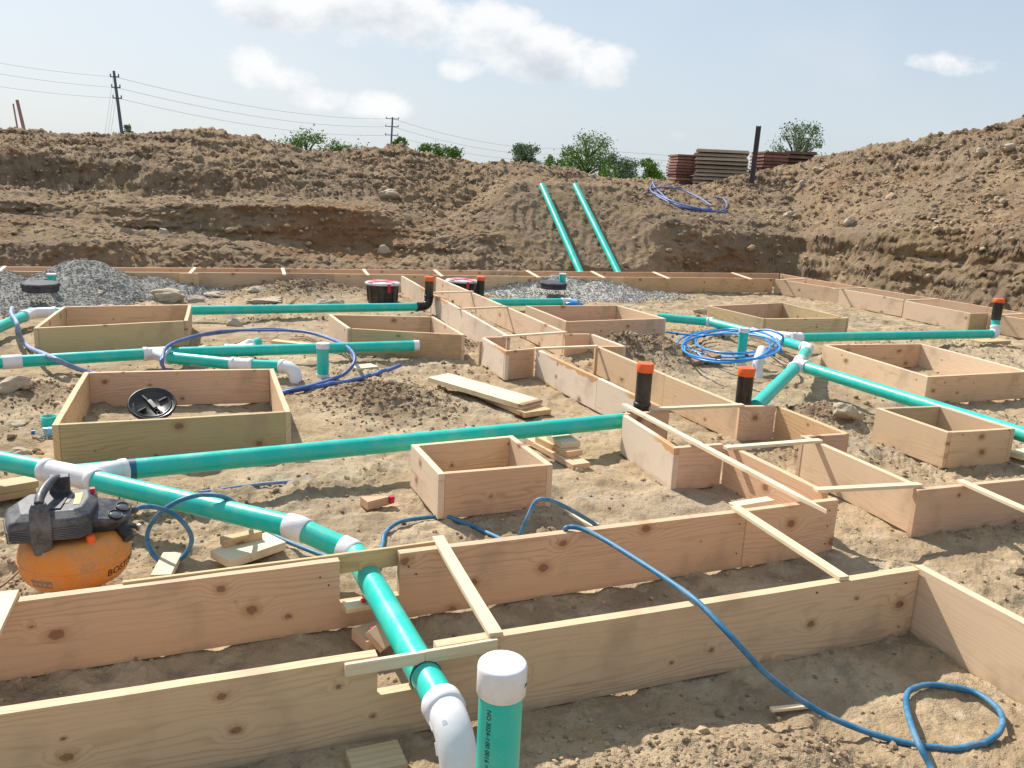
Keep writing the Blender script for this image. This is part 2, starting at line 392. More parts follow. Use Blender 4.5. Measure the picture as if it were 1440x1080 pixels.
def soil_mat():
    m = NT('soil'); g = m.n('ShaderNodeNewGeometry'); p = g.outputs['Position']
    at = m.n('ShaderNodeAttribute', attribute_name='bank').outputs['Fac']
    gr = m.n('ShaderNodeAttribute', attribute_name='grass').outputs['Fac']
    n0 = m.noise(p, .45, 4, .6); n1 = m.noise(p, 2.2, 5, .6); n2 = m.noise(p, 9, 5, .65); n3 = m.noise(p, 45, 4, .7); n4 = m.noise(p, 180, 2, .6)
    c = m.mix(m.ramp(n1, .34, .66), (.285, .21, .135), (.50, .39, .255))
    c = m.mix(m.ramp(n0, .42, .62, 0, .6), c, (.43, .31, .18))
    c = m.mix(m.ramp(n2, .50, .66, 0, .65), c, (.245, .19, .13))
    c = m.mix(m.ramp(m.noise(p, 5, 4, .7), .55, .66, 0, .5), c, (.52, .43, .315))
    c = m.mix(m.ramp(m.noise(p, 1.1, 4, .6), .55, .66, 0, .5), c, (.30, .255, .20))
    c = m.mix(m.ramp(m.noise(p, .8, 5, .65), .56, .64, 0, .45), c, (.27, .185, .10))
    b = m.mix(m.ramp(n1, .3, .7), (.28, .192, .117), (.46, .33, .205))
    b = m.mix(m.ramp(n0, .42, .6, 0, .7), b, (.30, .22, .15))
    b = m.mix(m.ramp(n2, .55, .75, 0, .5), b, (.20, .14, .095))
    sv = m.vmath('MULTIPLY', p, None); sv.node.inputs[1].default_value = (.6, .6, 3.0)
    st = m.noise(sv, 1.2, 4, .6)
    b = m.mix(m.ramp(st, .52, .66, 0, .55), b, (.36, .26, .135))
    b = m.mix(m.ramp(m.noise(sv, .8, 3, .6), .60, .70, 0, .45), b, (.27, .125, .06))
    pr = PR(478, 330, 17.6); dq = m.vmath('SUBTRACT', p, None); dq.node.inputs[1].default_value = tuple(pr)
    rd = m.math('ADD', m.vmath('LENGTH', dq, out=1), m.math('MULTIPLY', m.math('SUBTRACT', n1, .5), 4.0))
    b = m.mix(m.ramp(rd, 1.9, .6, 0, .6), b, (.36, .185, .085))
    c = m.mix(at, c, b)
    c = m.mix(m.ramp(n3, .60, .76, 0, .28), c, (.19, .14, .09))
    c = m.mix(m.ramp(n4, .60, .74, 0, .35), c, (.58, .50, .38))
    c = m.mix(gr, c, (.16, .17, .06))
    v = m.n('ShaderNodeTexVoronoi', feature='F1'); v.inputs['Scale'].default_value = 26; m.l(p, v.inputs['Vector'])
    v2 = m.n('ShaderNodeTexVoronoi', feature='F1'); v2.inputs['Scale'].default_value = 70; m.l(p, v2.inputs['Vector'])
    h = m.math('ADD', m.math('MULTIPLY', n2, .5), m.math('MULTIPLY', n3, .42))
    h = m.math('ADD', h, m.math('MULTIPLY', n4, .10))
    h = m.math('SUBTRACT', h, m.math('MULTIPLY', v.outputs['Distance'], m.ramp(n1, .4, .65, .05, .30)))
    h = m.math('SUBTRACT', h, m.math('MULTIPLY', v2.outputs['Distance'], .10))
    dist = m.n('ShaderNodeBump'); dist.inputs['Strength'].default_value = .8
    m.l(h, dist.inputs['Height']); m.l(m.ramp(at, 0, 1, .034, .14), dist.inputs['Distance'])
    return m.out(c, .95, dist.outputs[0], .1)
M_SOIL = soil_mat()

def stone_mat(name, a, b, sc=3):
    m = NT(name); g = m.n('ShaderNodeNewGeometry'); p = g.outputs['Position']
    isl = g.outputs['Random Per Island']
    n1 = m.noise(p, sc*4, 5, .65); n2 = m.noise(p, sc*25, 3, .6)
    c = m.mix(m.ramp(m.math('ADD', m.math('MULTIPLY', n1, .6), m.math('MULTIPLY', isl, .5)), .25, .85), a, b)
    c = m.mix(m.ramp(n2, .55, .75, 0, .4), c, tuple(x*.55 for x in a))
    return m.out(c, .93, m.bump(m.math('ADD', n1, m.math('MULTIPLY', n2, .4)), .6, .012), .15)
M_ROCK = stone_mat('field_stone', (.30, .24, .17), (.47, .39, .29))
M_CLOD = stone_mat('soil_clods', (.25, .175, .105), (.46, .345, .22), 6)
M_HEAP = stone_mat('dug_soil', (.19, .13, .08), (.39, .285, .185), 6)
M_DCLOD = stone_mat('bank_clods', (.25, .178, .115), (.43, .325, .22), 3)
M_GRAVEL = stone_mat('gravel', (.245, .235, .215), (.50, .475, .43), 9)

# ------------------------------------------------------------------ ground sheet
def build_ground():
    head = math.atan2(CF.x, CF.y)
    half = math.radians(37)
    a = np.concatenate([np.linspace(-math.pi, -half-.02, 90), np.linspace(-half, half, 1000), np.linspace(half+.02, math.pi, 90)[:-1]])+head
    r = np.concatenate([[.02], np.geomspace(.35, 1.5, 22)[:-1], np.geomspace(1.5, 13.5, 480)[:-1], np.linspace(13.5, 19.5, 400)[:-1], np.linspace(19.5, 29, 180)[:-1], np.geomspace(29, 900, 44)])
    A, Rr = np.meshgrid(a, r)
    X = Rr*np.sin(A); Y = Rr*np.cos(A)
    azw = np.mod(A+math.pi, 2*math.pi)-math.pi
    Z, bank, far = height(X, Y)
    sA = A*17.0; rm = np.ones_like(X)
    for a_, b_ in RAMPS: rm = rm*sstep(1.0, 1.8, np.hypot(X-(a_.x+b_.x)/2, (Y-(a_.y+b_.y)/2)*.6))
    dr = rm*bank*(.14*pn(sA*.8, Z*2.2)+.10*0.4*pn(sA*.7+7, Z*4.5)+.08*bil(sA*1.8+3, Z*4.5, 3)+.03*bil(sA*6, Z*9+5, 1))
    Rr = Rr+dr; X = Rr*np.sin(A); Y = Rr*np.cos(A); Z = Z+bank*.03*bil(sA*5, Rr*3, 2)
    V = np.stack([X, Y, Z], -1).reshape(-1, 3)
    nr, na = X.shape
    i = np.arange(nr-1)[:, None]; j = np.arange(na)[None, :]; j2 = (j+1) % na
    Fq = np.stack([i*na+j, (i+1)*na+j, (i+1)*na+j2, i*na+j2], -1).reshape(-1, 4)[:, ::-1]
    me = np_mesh('ground', V, Fq)
    dug = np.zeros_like(X)
    for (mx, my, rx, ry, h) in MOUNDS: dug = np.maximum(dug, np.exp(-(((X-mx)/rx)**2+((Y-my)/ry)**2)*1.6)*min(1, h*9))
    bank = np.maximum(bank, dug*.95)
    at = me.attributes.new('bank', 'FLOAT', 'POINT'); at.data.foreach_set('value', bank.astype(np.float32).ravel())
    at = me.attributes.new('grass', 'FLOAT', 'POINT'); at.data.foreach_set('value', (sstep(.5, 1, far)).astype(np.float32).ravel())
    tag(link('ground', me, M_SOIL), None, None, None, 'structure')
build_ground()

# stones and clods : base shapes merged by numpy
def ico(sub, seed, jit):
    bm = bmesh.new(); bmesh.ops.create_icosphere(bm, subdivisions=sub, radius=1)
    rs = np.random.RandomState(seed)
    V = np.array([v.co[:] for v in bm.verts]); Fc = np.array([[v.index for v in f.verts] for f in bm.faces]); bm.free()
    k = rs.randn(8, 3); k /= np.linalg.norm(k, axis=1)[:, None]
    for kk in k:                                     # chop facets
        d = V@kk; c = rs.uniform(.55, .85); V = V-np.where(d > c, d-c, 0)[:, None]*kk
    V = V*(1+jit*rs.randn(len(V), 1))
    return V, Fc
SHAPES = [ico(2, s, .035) for s in range(6)]
SHAPES1 = [ico(1, s, .10) for s in range(8)]
def rot_mats(rs, n):
    q = rs.randn(n, 4); q /= np.linalg.norm(q, axis=1)[:, None]; w, i, j, k = q.T
    return np.stack([1-2*(j*j+k*k), 2*(i*j-k*w), 2*(i*k+j*w), 2*(i*j+k*w), 1-2*(i*i+k*k), 2*(j*k-i*w), 2*(i*k-j*w), 2*(j*k+i*w), 1-2*(i*i+j*j)], -1).reshape(n, 3, 3)
def stones(pts, sizes, flat=.7, shapes=None, seed=1, sink=.25):
    shapes = shapes or SHAPES1
    rs = np.random.RandomState(seed); pts = np.asarray(pts, float); sizes = np.asarray(sizes, float)
    which = rs.randint(len(shapes), size=len(pts)); VV = []; FF = []; b = 0
    for si, (V, Fc) in enumerate(shapes):
        k = which == si; n = int(k.sum())
        if not n: continue
        S = sizes[k][:, None]*rs.uniform(.65, 1.2, (n, 3)); v = np.einsum('nij,nvj->nvi', rot_mats(rs, n), V[None]*S[:, None, :])
        v[:, :, 2] *= flat; c = pts[k].copy(); c[:, 2] += sizes[k]*flat*(.5-sink); v += c[:, None, :]
        VV.append(v.reshape(-1, 3)); FF.append((Fc[None]+(np.arange(n)*len(V))[:, None, None]+b).reshape(-1, 3)); b += n*len(V)
    return np.concatenate(VV), np.concatenate(FF)
def scatter(name, pts, sizes, mat, flat=.7, shapes=None, seed=1, smooth=False, sink=.25):
    V, Fq = stones(pts, sizes, flat, shapes, seed, sink)
    return link(name, np_mesh(name, V, Fq, smooth), mat)

KEEP = []
def clods():
    rs = np.random.RandomState(11)
    head = math.atan2(CF.x, CF.y)
    # pit floor crumbs and pebbles
    n = 42000; a = head+rs.uniform(-.66, .66, n); r = 1.7+12.5*rs.rand(n)**1.25
    x = r*np.sin(a); y = r*np.cos(a); z, bk, fr = height(x, y)
    dens = .95*sstep(-.1, .6, fbm(x+40, y, 3, .55))**1.4+.12
    for (mx, my, rx, ry, h) in MOUNDS: dens = dens+1.0*np.exp(-(((x-mx)/rx)**2+((y-my)/ry)**2))
    k = (rs.rand(n) < dens) & (bk < .5)
    s = (.004+.014*rs.rand(n)**3+.03*rs.rand(n)*(rs.rand(n) < .03))*(.75+r*.05)
    o = scatter('soil_crumbs', np.stack([x, y, z], -1)[k], s[k], M_CLOD, .75, SHAPES1, 2)
    tag(o, 'loose crumbs of soil and pebbles strewn over the pit floor', 'soil', None, 'stuff')
    # heaps of dug soil : larger clods
    pts = []; sz = []
    for (mx, my, rx, ry, h) in MOUNDS:
        n = int(520*rx*ry/.3); x = mx+rs.randn(n)*rx*.55; y = my+rs.randn(n)*ry*.55
        pts += list(np.stack([x, y, height(x, y)[0]], -1)); sz += list((.006+.024*rs.rand(n)**2.8)*min(1.25, .35+.11*math.hypot(mx, my)))
    o = scatter('dug_soil_clods', pts, sz, M_HEAP, .8, SHAPES1, 5, False, .5); tag(o, 'brown clods lying on the small heaps of dug soil', 'soil', None, 'stuff')
    # banks
    n = 24000; a = head+rs.uniform(-.64, .64, n); r = 14.5+11.5*rs.rand(n)
    x = r*np.sin(a); y = r*np.cos(a); z, bk, fr = height(x, y)
    up = z > .5
    k = (bk > .6) & (rs.rand(n) < np.where(z > 1.2, 1.0, .45))
    s = .016+.05*rs.rand(n)**2.8+.10*(rs.rand(n) < .02)*rs.rand(n)
    o = scatter('bank_clods', np.stack([x, y, z], -1)[k], s[k], M_DCLOD, .8, SHAPES1, 3)
    tag(o, 'clods and stones covering the dug earth banks', 'soil', None, 'stuff')
clods()

# ------------------------------------------------------------------ lumber
def board_obj(name, p, q, h, t, zt, mat, parent, inward=None, z1=None, bev=.0025, label=None, notch=None):
    """a board standing on edge, its top edge from p to q; inward = point towards which its thickness lies (default: away from the camera)"""
    p = Vector((p[0], p[1], zt)); q = Vector((q[0], q[1], zt if z1 is None else z1))
    d = q-p; L = d.length; ex = d.normalized()
    n = Vector((-ex.y, ex.x, 0)).normalized()
    mid = (p+q)/2
    ref = (mid-CAM) if inward is None else (Vector((inward[0], inward[1], zt))-mid)
    if n.dot(Vector((ref.x, ref.y, 0))) < 0: n = -n
    ez = ex.cross(n) if ex.cross(n).z > 0 else n.cross(ex)
    ey = ez.cross(ex)
    side = 1 if ey.dot(n) > 0 else -1
    ns = max(2, int(L/.18)); mb = MB(); vs = []; fs = []
    bow = random.uniform(-.004, .004)*min(1, L/2); crook = random.uniform(-.004, .004)*min(1, L/2)
    us = [(i/ns, 0) for i in range(ns+1)]
    if notch:                                   # a pocket sawn out of the top edge: (start, end, depth) in metres
        u0, u1, dpt = notch[0]/L, notch[1]/L, notch[2]
        us = [q for q in us if q[0] < u0-.01 or q[0] > u1+.01]
        us = sorted([q for q in us if q[0] < u0])+[(u0, 0), (u0, dpt), (u1, dpt), (u1, 0)]+[q for q in us if q[0] > u1]
    ns = len(us)-1
    for u, dz in us:
        x = (u-.5)*L; by = bow*math.sin(math.pi*u)+random.uniform(-.0006, .0006); bz = crook*math.sin(math.pi*u)+random.uniform(-.0008, .0008)
        for (yy, zz) in ((-t/2, -h/2), (t/2, -h/2), (t/2, h/2-dz), (-t/2, h/2-dz)):
            vs.append((x, yy+by, zz+bz))
    for i in range(ns):
        for j in range(4):
            k = (j+1) % 4; fs.append((i*4+j, i*4+k, (i+1)*4+k, (i+1)*4+j))
    fs.append((3, 2, 1, 0)); e = ns*4; fs.append((e, e+1, e+2, e+3))
    me = bpy.data.meshes.new(name); me.from_pydata(vs, [], [f[::-1] for f in fs]); me.update()
    c = mid+n*(t/2)-ez*(h/2)
    Mx = Matrix(((ex.x, ey.x, ez.x, c.x), (ex.y, ey.y, ez.y, c.y), (ex.z, ey.z, ez.z, c.z), (0, 0, 0, 1)))
    o = link(name, me, mat, parent, matrix=Mx)
    if bev:
        bv = o.modifiers.new('bevel', 'BEVEL'); bv.width = bev; bv.segments = 1; bv.limit_method = 'ANGLE'; bv.angle_limit = math.radians(40)
    if label: o['label'] = label
    return o

ZT = .29; BH = .286; TH = .038
def wall(thing_o, pts, h=BH, t=TH, zt=ZT, mat=M_FIR, mats=None, name='board'):
    """chain of boards from picture points of their top edge"""
    W = [P(x, y, zt) for x, y in pts]
    for i in range(len(W)-1):
        board_obj(name, W[i], W[i+1], h, t, zt, (mats[i] if mats else mat), thing_o)

def flat_piece(name, a, b, w, t, mat, label, cat='wood scrap', group=None, parent=None, roll=0, taper=None):
    """a lath or offcut lying flat: its axis from a to b (centre of its top face), width w, thickness t"""
    a = Vector(a); b = Vector(b); d = b-a; L = d.length; ex = d.normalized()
    n = Vector((-ex.y, ex.x, 0)).normalized(); ez = ex.cross(n); 
    R = Matrix.Rotation(roll, 3, ex); n = R @ n; ez = R @ ez
    ns = max(1, int(L/.2)); vs = []; fs = []
    bw = random.uniform(-.003, .003)
    for i in range(ns+1):
        u = i/ns; x = (u-.5)*L; k = 1.0
        if taper and u > taper: k = max(.06, 1-(u-taper)/(1-taper))
        for (yy, zz) in ((-w/2*k, -t/2), (w/2*k, -t/2), (w/2*k, t/2), (-w/2*k, t/2)): vs.append((x, yy+bw*math.sin(math.pi*u), zz+random.uniform(-.0005, .0005)))
    for i in range(ns):
        for j in range(4):
            k = (j+1) % 4; fs.append((i*4+j, (i+1)*4+j, (i+1)*4+k, i*4+k))
    fs.append((0, 1, 2, 3)); e = ns*4; fs.append((e+3, e+2, e+1, e))
    me = bpy.data.meshes.new(name); me.from_pydata(vs, [], [f[::-1] for f in fs]); me.update()
    c = (a+b)/2-ez*(t/2)
    Mx = Matrix(((ex.x, n.x, ez.x, c.x), (ex.y, n.y, ez.y, c.y), (ex.z, n.z, ez.z, c.z), (0, 0, 0, 1)))
    o = link(name, me, mat, parent, matrix=Mx)
    bv = o.modifiers.new('bevel', 'BEVEL'); bv.width = .0015; bv.segments = 1; bv.limit_method = 'ANGLE'
    if parent is None: tag(o, label, cat, group)
    return o

FG = 'board walls of the footing forms'
# -- nearest form wall, with the return board on the right
p = P(800, 880, 0)
f1 = thing('form_wall', (p.x, p.y, 0), 'nearest knotty form wall, its right end board turning towards the viewer', 'formwork', FG)
HF = .322
a = P(-260, 1045, ZT); b = P(1288, 802, ZT)
board_obj('board', a, b+(b-a).normalized()*.022, HF, .042, ZT, M_FIR2, f1, notch=((P(531, 920.8, ZT)-a).length, (P(614, 907.5, ZT)-a).length, .150))
c0 = P(1289, 797.5, ZT); c1 = P(1437, 876, ZT); dd = (c1-c0)
board_obj('board', c0-dd.normalized()*.012, c0+dd*2.3, HF, .042, ZT+.003, M_PALE, f1)
# -- second form wall
p = P(800, 800, 0)
f2 = thing('form_wall', (p.x, p.y, 0), 'second knotty form wall behind the nearest one, with a gap for the green pipe', 'formwork', FG)
a = P(-240, 880, ZT); b = P(1050.5, 719.3, ZT)
board_obj('board', a, b, .308, .040, ZT, M_FIR, f2, notch=((P(478, 790.5, ZT)-a).length, (P(562, 779, ZT)-a).length, .195))
board_obj('board', P(1051.5, 719.2, ZT), P(1180, 703, ZT), .31, .040, ZT, M_FIR, f2)
# yellow bridging strips over the pipe
sb = MB()
a = P(172, 819, ZT+.012); b = P(614, 762, ZT+.012)
tag(board_obj('bridging_strip', a, b, .088, .02, ZT+.012, M_GREEN, None), 'yellowish strip nailed behind the second form wall above the green pipe', 'wood strip', 'strips bridging the pipe openings')
a = P(485, 930.5, ZT); b = P(597, 913, ZT); c = P(699, 897, ZT)
t_ = thing('bridging_strip', (b.x, b.y, 0), 'pale notched strip nailed across the nearest form wall over the green pipe', 'wood strip', 'strips bridging the pipe openings')
dn = Vector((-.12, -1, 0)).normalized()*.021
board_obj('strip_piece', a+dn, b+dn, .045, .019, ZT, M_LATH, t_)
board_obj('strip_piece', b+dn*1.06, c+dn, .045, .019, ZT+.002, M_LATH, t_, z1=ZT+.004)

# -- nail heads near the board ends
def nails(root, spots, zt):
    for px, py, dz in spots:
        p = P(px, py, zt); d = (CAM-p); d.z = 0; d.normalize()
        q = PD(px, py, ((p-CAM).dot(CF))) 
        q = p+Vector((0, 0, -dz)); mb = MB(); n = Vector((.12, -1, 0)).normalized(); mb.tube([q+n*.0005, q+n*.0032], .0042, 8); mb.build('nail', M_STEEL, root)
nails(f2, [(450, 796, .05), (462, 794.5, .09), (575, 778.5, .06), (586, 777, .10), (1042, 721.5, .06), (1060, 719, .06), (1042, 721.5, .22), (1168, 705.5, .05), (1168, 705.5, .14), (1168, 705.5, .24)], ZT)
nails(f1, [(1276, 805, .05), (1276, 805, .15), (1276, 805, .26), (668, 900, .03), (1150, 824, .03), (505, 926, .02), (690, 897, .03)], ZT)
# -- trench between its left and right walls, with square pads
p = P(800, 560, 0)
lw = thing('form_wall', (p.x, p.y, 0), 'left wall of the long trench form with two boxed bays, stained orange along its edges', 'formwork', FG)
wall(lw, [(564, 388), (606, 412.5)], mat=M_STAIN)
wall(lw, [(607, 413), (713, 473)], mat=M_STAIN)
wall(lw, [(677.5, 475), (711, 494)], mat=M_STAIN); wall(lw, [(682, 474.5), (712, 474)], mat=M_FIR); wall(lw, [(712, 494), (752, 490.5)], mat=M_FIR)
wall(lw, [(754, 491.5), (840, 531.7), (925, 571)], mat=M_STAIN)
wall(lw, [(876, 584), (948.5, 630.5)], mat=M_STAIN); wall(lw, [(880, 583), (942, 577.5)], mat=M_FIR); wall(lw, [(950, 630.5), (1018, 625)], mat=M_FIR)
wall(lw, [(1020, 625), (1158, 692)], mat=M_FIR)
rw = thing('form_wall', (p.x+.6, p.y+.2, 0), 'right wall of the long trench form with two boxed bays, turning right at its near end', 'formwork', FG)
wall(rw, [(613, 390), (700, 427), (792, 467)], mat=M_PALE)
wall(rw, [(795, 470), (830, 470)], mat=M_FIR); wall(rw, [(831, 470), (876, 487)], mat=M_PALE); wall(rw, [(838, 487.7), (876, 487.3)], mat=M_FIR)
wall(rw, [(838, 487), (935, 527.5), (1040, 570.5)], mat=M_PALE)
wall(rw, [(1041, 571.7), (1091, 571.5)], mat=M_FIR); wall(rw, [(1092.5, 571.7), (1189, 610)], mat=M_FIR2); wall(rw, [(1130, 614.5), (1191, 610.8)], mat=M_FIR)
wall(rw, [(1125, 612), (1289, 684)], mat=M_PALE)
wall(rw, [(1292, 690), (1600, 658)], mat=M_FIR)

# -- far and right perimeter forms
p = P(500, 408, 0)
ff = thing('form_wall', (p.x, p.y, 0), 'inner wall of the far perimeter form, running the full width in front of the earth bank', 'formwork', FG)
wall(ff, [(-140, 380.5), (251, 383.2), (470, 385), (690, 388), (877, 389.8), (1088, 391.7)], mat=M_FIR2)
wall(ff, [(252, 384.4), (279, 384.6)], mat=M_FIR2, t=.03, name='splice_plate')
fo = thing('form_wall', (p.x, p.y+.6, 0), 'outer wall of the far perimeter form, directly at the foot of the earth bank', 'formwork', FG)
wall(fo, [(-140, 373.8), (204, 376.5), (500, 379), (800, 382), (1096, 384.6)], mat=M_FIR)
p = P(1270, 430, 0)
ri = thing('form_wall', (p.x, p.y, 0), 'inner wall of the right perimeter form, with a step beside the black pipe', 'formwork', FG)
wall(ri, [(1090, 392), (1180, 406), (1271, 421.8)], mat=M_PALE); wall(ri, [(1272, 423), (1364, 440.5)], mat=M_PALE)
wall(ri, [(1365, 441), (1391, 440.5)], mat=M_GREEN); wall(ri, [(1391, 441), (1470, 453)], mat=M_PALE)
ro = thing('form_wall', (p.x+.6, p.y, 0), 'outer wall of the right perimeter form, below the cut bank', 'formwork', FG)
wall(ro, [(1097, 385), (1200, 402), (1320, 420.5), (1390, 432), (1480, 447)], mat=M_FIR)

# -- square pad boxes
BG = 'square pad forms standing in the pit'
def pad(label, fl, fr, br, bl, zt, h, mf, ms, mb_=None):
    C = [P(*q, zt) for q in (fl, fr, br, bl)]; c = sum(C, Vector())/4
    o = thing('pad_form', (c.x, c.y, 0), label, 'formwork', BG)
    mb_ = mb_ or mf
    d = lambda a, b: (b-a).normalized()
    e = TH+.001
    board_obj('board', C[3], C[0], h, TH, zt, ms, o, c); board_obj('board', C[1], C[2], h, TH, zt, ms, o, c)
    board_obj('board', C[0]+d(C[0], C[1])*e, C[1]-d(C[0], C[1])*e, h, TH, zt-.001, mf, o, c)
    board_obj('board', C[3]+d(C[3], C[2])*e, C[2]-d(C[3], C[2])*e, h, TH, zt-.001, mb_, o, c)
    return o
pad('big yellowish pad form with a black lid leaning inside it', (72.7, 598), (409, 579), (385, 518), (118, 523), .28, .28, M_GREEN, M_FIR2, M_FIR)
pad('yellowish pad form in front of the grey gravel pile', (46.7, 461.7), (264, 451), (269.5, 428), (88, 431), .28, .27, M_GREEN, M_FIR2, M_FIR2)
pad('wedge-shaped pad form beside the far end of the trench, left of the two lying planks', (489, 461.7), (654, 471), (610, 445), (462, 442), .28, .285, M_FIR2, M_PALE, M_FIR2)
pad('pad form just right of the trench, behind a heap of dug soil', (796, 452.5), (937, 448), (869, 429), (739, 429.7), .28, .285, M_FIR, M_PALE, M_FIR)
pad('pad form behind the bright blue tubing coil, below the right bank', (1074, 448.3), (1194, 447.3), (1100.7, 425.3), (995, 430), .28, .25, M_FIR2, M_GREEN, M_FIR)
pad('large pad form at the right edge of the photo, beyond the green pipe', (1305, 530), (1448, 522.6), (1296, 483), (1157, 484.5), .28, .275, M_FIR2, M_PALE, M_FIR)
pad('small pad form on the right with the green pipe passing behind it', (1333, 608.3), (1428, 603), (1322.7, 570), (1231.7, 573.5), .28, .27, M_FIR2, M_PALE, M_GREEN)
pad('small pink pad form in the middle with the blue hose at its front', (617, 667), (778, 653.5), (721, 612), (578, 625), .285, .265, M_FIR, M_PALE, M_FIR2)

# -- laths nailed across the forms
LG = 'laths laid across the form walls'
def lath(a, b, label, w=.05, t=.019, z=ZT+.0195, mat=M_LATH, name='lath', taper=None, za=None, zb=None):
    return flat_piece(name, P(*a, za or z), P(*b, zb or z), w, t, mat, label, 'wood lath', LG, taper=taper)
lath((616, 753), (698, 890), 'pale lath crossing from the second to the nearest form wall beside the pipe', .052, .02)
lath((1034, 711), (1188, 811), 'long lath crossing the two nearest form walls near their right end')
lath((14, 830), (-70, 1010), 'lath end crossing the two nearest form walls at the left edge of the photo', .06)
lath((1350, 674), (1560, 766), 'lath lying out over the form wall at the right edge of the photo')
lath((1020, 628), (1154, 617.5), 'lath across the trench just in front of the near right bay')
lath((1147, 687), (1294, 679.5), 'lath across the near end of the trench, close to the corner')
lath((915, 573.5), (1045, 568), 'lath across the trench between the two orange-capped black pipes')
lath((752, 489), (840, 485.5), 'lath across the trench at the far left bay', .045)
lath((708, 472), (796, 466), 'lath across the trench just beyond the far left bay', .045)
lath((644, 433.5), (714, 430.5), 'lath across the trench, second from its far end', .045)
lath((604, 411), (665, 409), 'lath across the trench nearest to its far end', .045)
lath((1030, 709), (1084, 700.5), 'short lath lying along the back edge of the second form wall', .06, .019, ZT+.005)
lath((878, 567.5), (1163, 717), 'long pointed stake lying along the left trench wall', .042, .022, ZT+.043, M_LATH, 'stake', .86)
ords = ['first', 'second', 'third', 'fourth', 'fifth', 'sixth', 'seventh', 'eighth', 'ninth', 'tenth', 'eleventh']
for i, (x0, y0, x1, y1) in enumerate([(-4, 382.5, 7, 374), (128, 383, 137, 374.6), (267, 384, 274, 376), (400, 385.5, 397, 376.5), (518, 386.5, 511, 378), (622, 388, 611, 379), (758, 389.5, 741, 380), (850, 390, 832, 381), (941, 391, 919, 382), (1057, 392, 1030, 383)]):
    lath((x0, y0), (x1, y1), 'spreader lath across the far perimeter form, %s from the left' % ords[i], .05, .02, name='spreader')
for i, (x0, y0, x1, y1) in enumerate([(1097, 393, 1134, 391), (1172, 405.5, 1219, 404.5), (1276, 421.5, 1320, 420), (1407, 442, 1437, 441)]):
    lath((x0, y0), (x1, y1), 'spreader lath across the right perimeter form, %s from its far corner' % ords[i], .045, .02, name='spreader')

# -- loose planks and offcuts
def on(px, py, z): return P(px, py, z)
flat_piece('plank', on(668, 542, .062), on(757, 578, .06), .27, .042, M_FIR2, 'lower of the two planks lying on the soil left of the trench', 'plank', 'planks lying on the soil')
flat_piece('plank', on(617, 527.5, .14), on(749, 566, .105), .27, .042, M_LATH, 'upper of the two planks lying on the soil left of the trench', 'plank', 'planks lying on the soil')
flat_piece('plank', on(752, 615, .05), on(818, 652, .045), .14, .04, M_FIR, 'long bottom offcut under the green pipe, right of the small pink pad form', 'plank', 'offcuts propping the green pipe')
flat_piece('plank', on(763, 612, .092), on(809, 634, .09), .13, .042, M_FIR2, 'second offcut up in the prop under the green pipe', 'plank', 'offcuts propping the green pipe')
flat_piece('plank', on(782, 608, .134), on(803, 622, .132), .15, .04, M_LATH, 'short top offcut in the prop under the green pipe', 'plank', 'offcuts propping the green pipe')
flat_piece('offcut', on(309, 781, .05), on(388, 755, .05), .17, .042, M_LATH, 'flat block of lumber on the soil right of the compressor', 'wood block', 'wood blocks by the compressor')
flat_piece('offcut', on(312, 757, .092), on(366, 745, .092), .055, .042, M_FIR2, 'small block lying on top of the flat block right of the compressor', 'wood block', 'wood blocks by the compressor')
flat_piece('offcut', on(226, 808, .035), on(243, 776, .03), .09, .03, M_LATH, 'narrow broken offcut on the soil under the hose loop', 'wood scrap')
flat_piece('offcut', on(512, 702, .06), on(552, 697, .05), .10, .05, M_FIR, 'wedge-shaped offcut with a red painted end on the bare soil', 'wood scrap', taper=.3)
q = flat_piece('red_end', on(548, 698.5, .0545), on(553, 697.4, .052), .03, .04, M_RED, None, parent=None); tag(q, 'red paint-marked chip at the end of the wedge-shaped offcut', 'wood scrap')
flat_piece('offcut', on(484, 851, .118), on(530, 843, .118), .07, .022, M_LATH, 'split shim behind the second form wall under the pipe', 'wood scrap')
flat_piece('offcut', on(505, 893, .05), on(540, 882, .05), .13, .05, M_FIR, 'pinkish block between the two nearest form walls under the pipe', 'wood scrap')
flat_piece('offcut', on(528, 880, .085), on(550, 905, .03), .10, .03, M_PALE, 'tilted chip leaning by the pipe between the two nearest form walls', 'wood scrap')
flat_piece('paint_chip', on(522, 884, .075), on(532, 880, .075), .025, .012, M_RED, 'red chip on the block between the two nearest form walls', 'wood scrap')
flat_piece('paint_chip', on(508, 843, .132), on(513, 842, .132), .02, .014, M_RED, 'red chip on the shim behind the second form wall', 'wood scrap')
flat_piece('offcut', on(492, 1072, .0), on(566, 1056, .0), .13, .04, M_GREEN, 'greyish offcut on the soil in front of the nearest form wall', 'wood scrap')
flat_piece('sliver', on(1084, 996, -.015), on(1142, 990, -.02), .022, .012, M_LATH, 'thin sliver of wood under the blue hose in front of the nearest form wall', 'wood scrap')
flat_piece('offcut', on(497, 516, .05), on(527, 513, .05), .17, .04, M_LATH, 'small block on the soil beside the large blue loop', 'wood scrap')
flat_piece('offcut', on(384, 478, .05), on(440, 484, .04), .10, .03, M_FIR2, 'pale offcut behind the capped green pipe inside the large blue loop', 'wood scrap')
flat_piece('offcut', on(272, 489, .06), on(296, 485, .05), .05, .02, M_LATH, 'tiny offcut beside the yellowish pad form', 'wood scrap')
flat_piece('offcut', on(405, 429, .0), on(418, 418, .16), .06, .02, M_LATH, 'stick standing askew behind the far green pipe', 'wood scrap')
flat_piece('plank', on(968, 508, .07), on(1008, 497, .12), .14, .04, M_OLD, 'dark brown board end leaning on the bright blue tubing coil', 'plank')
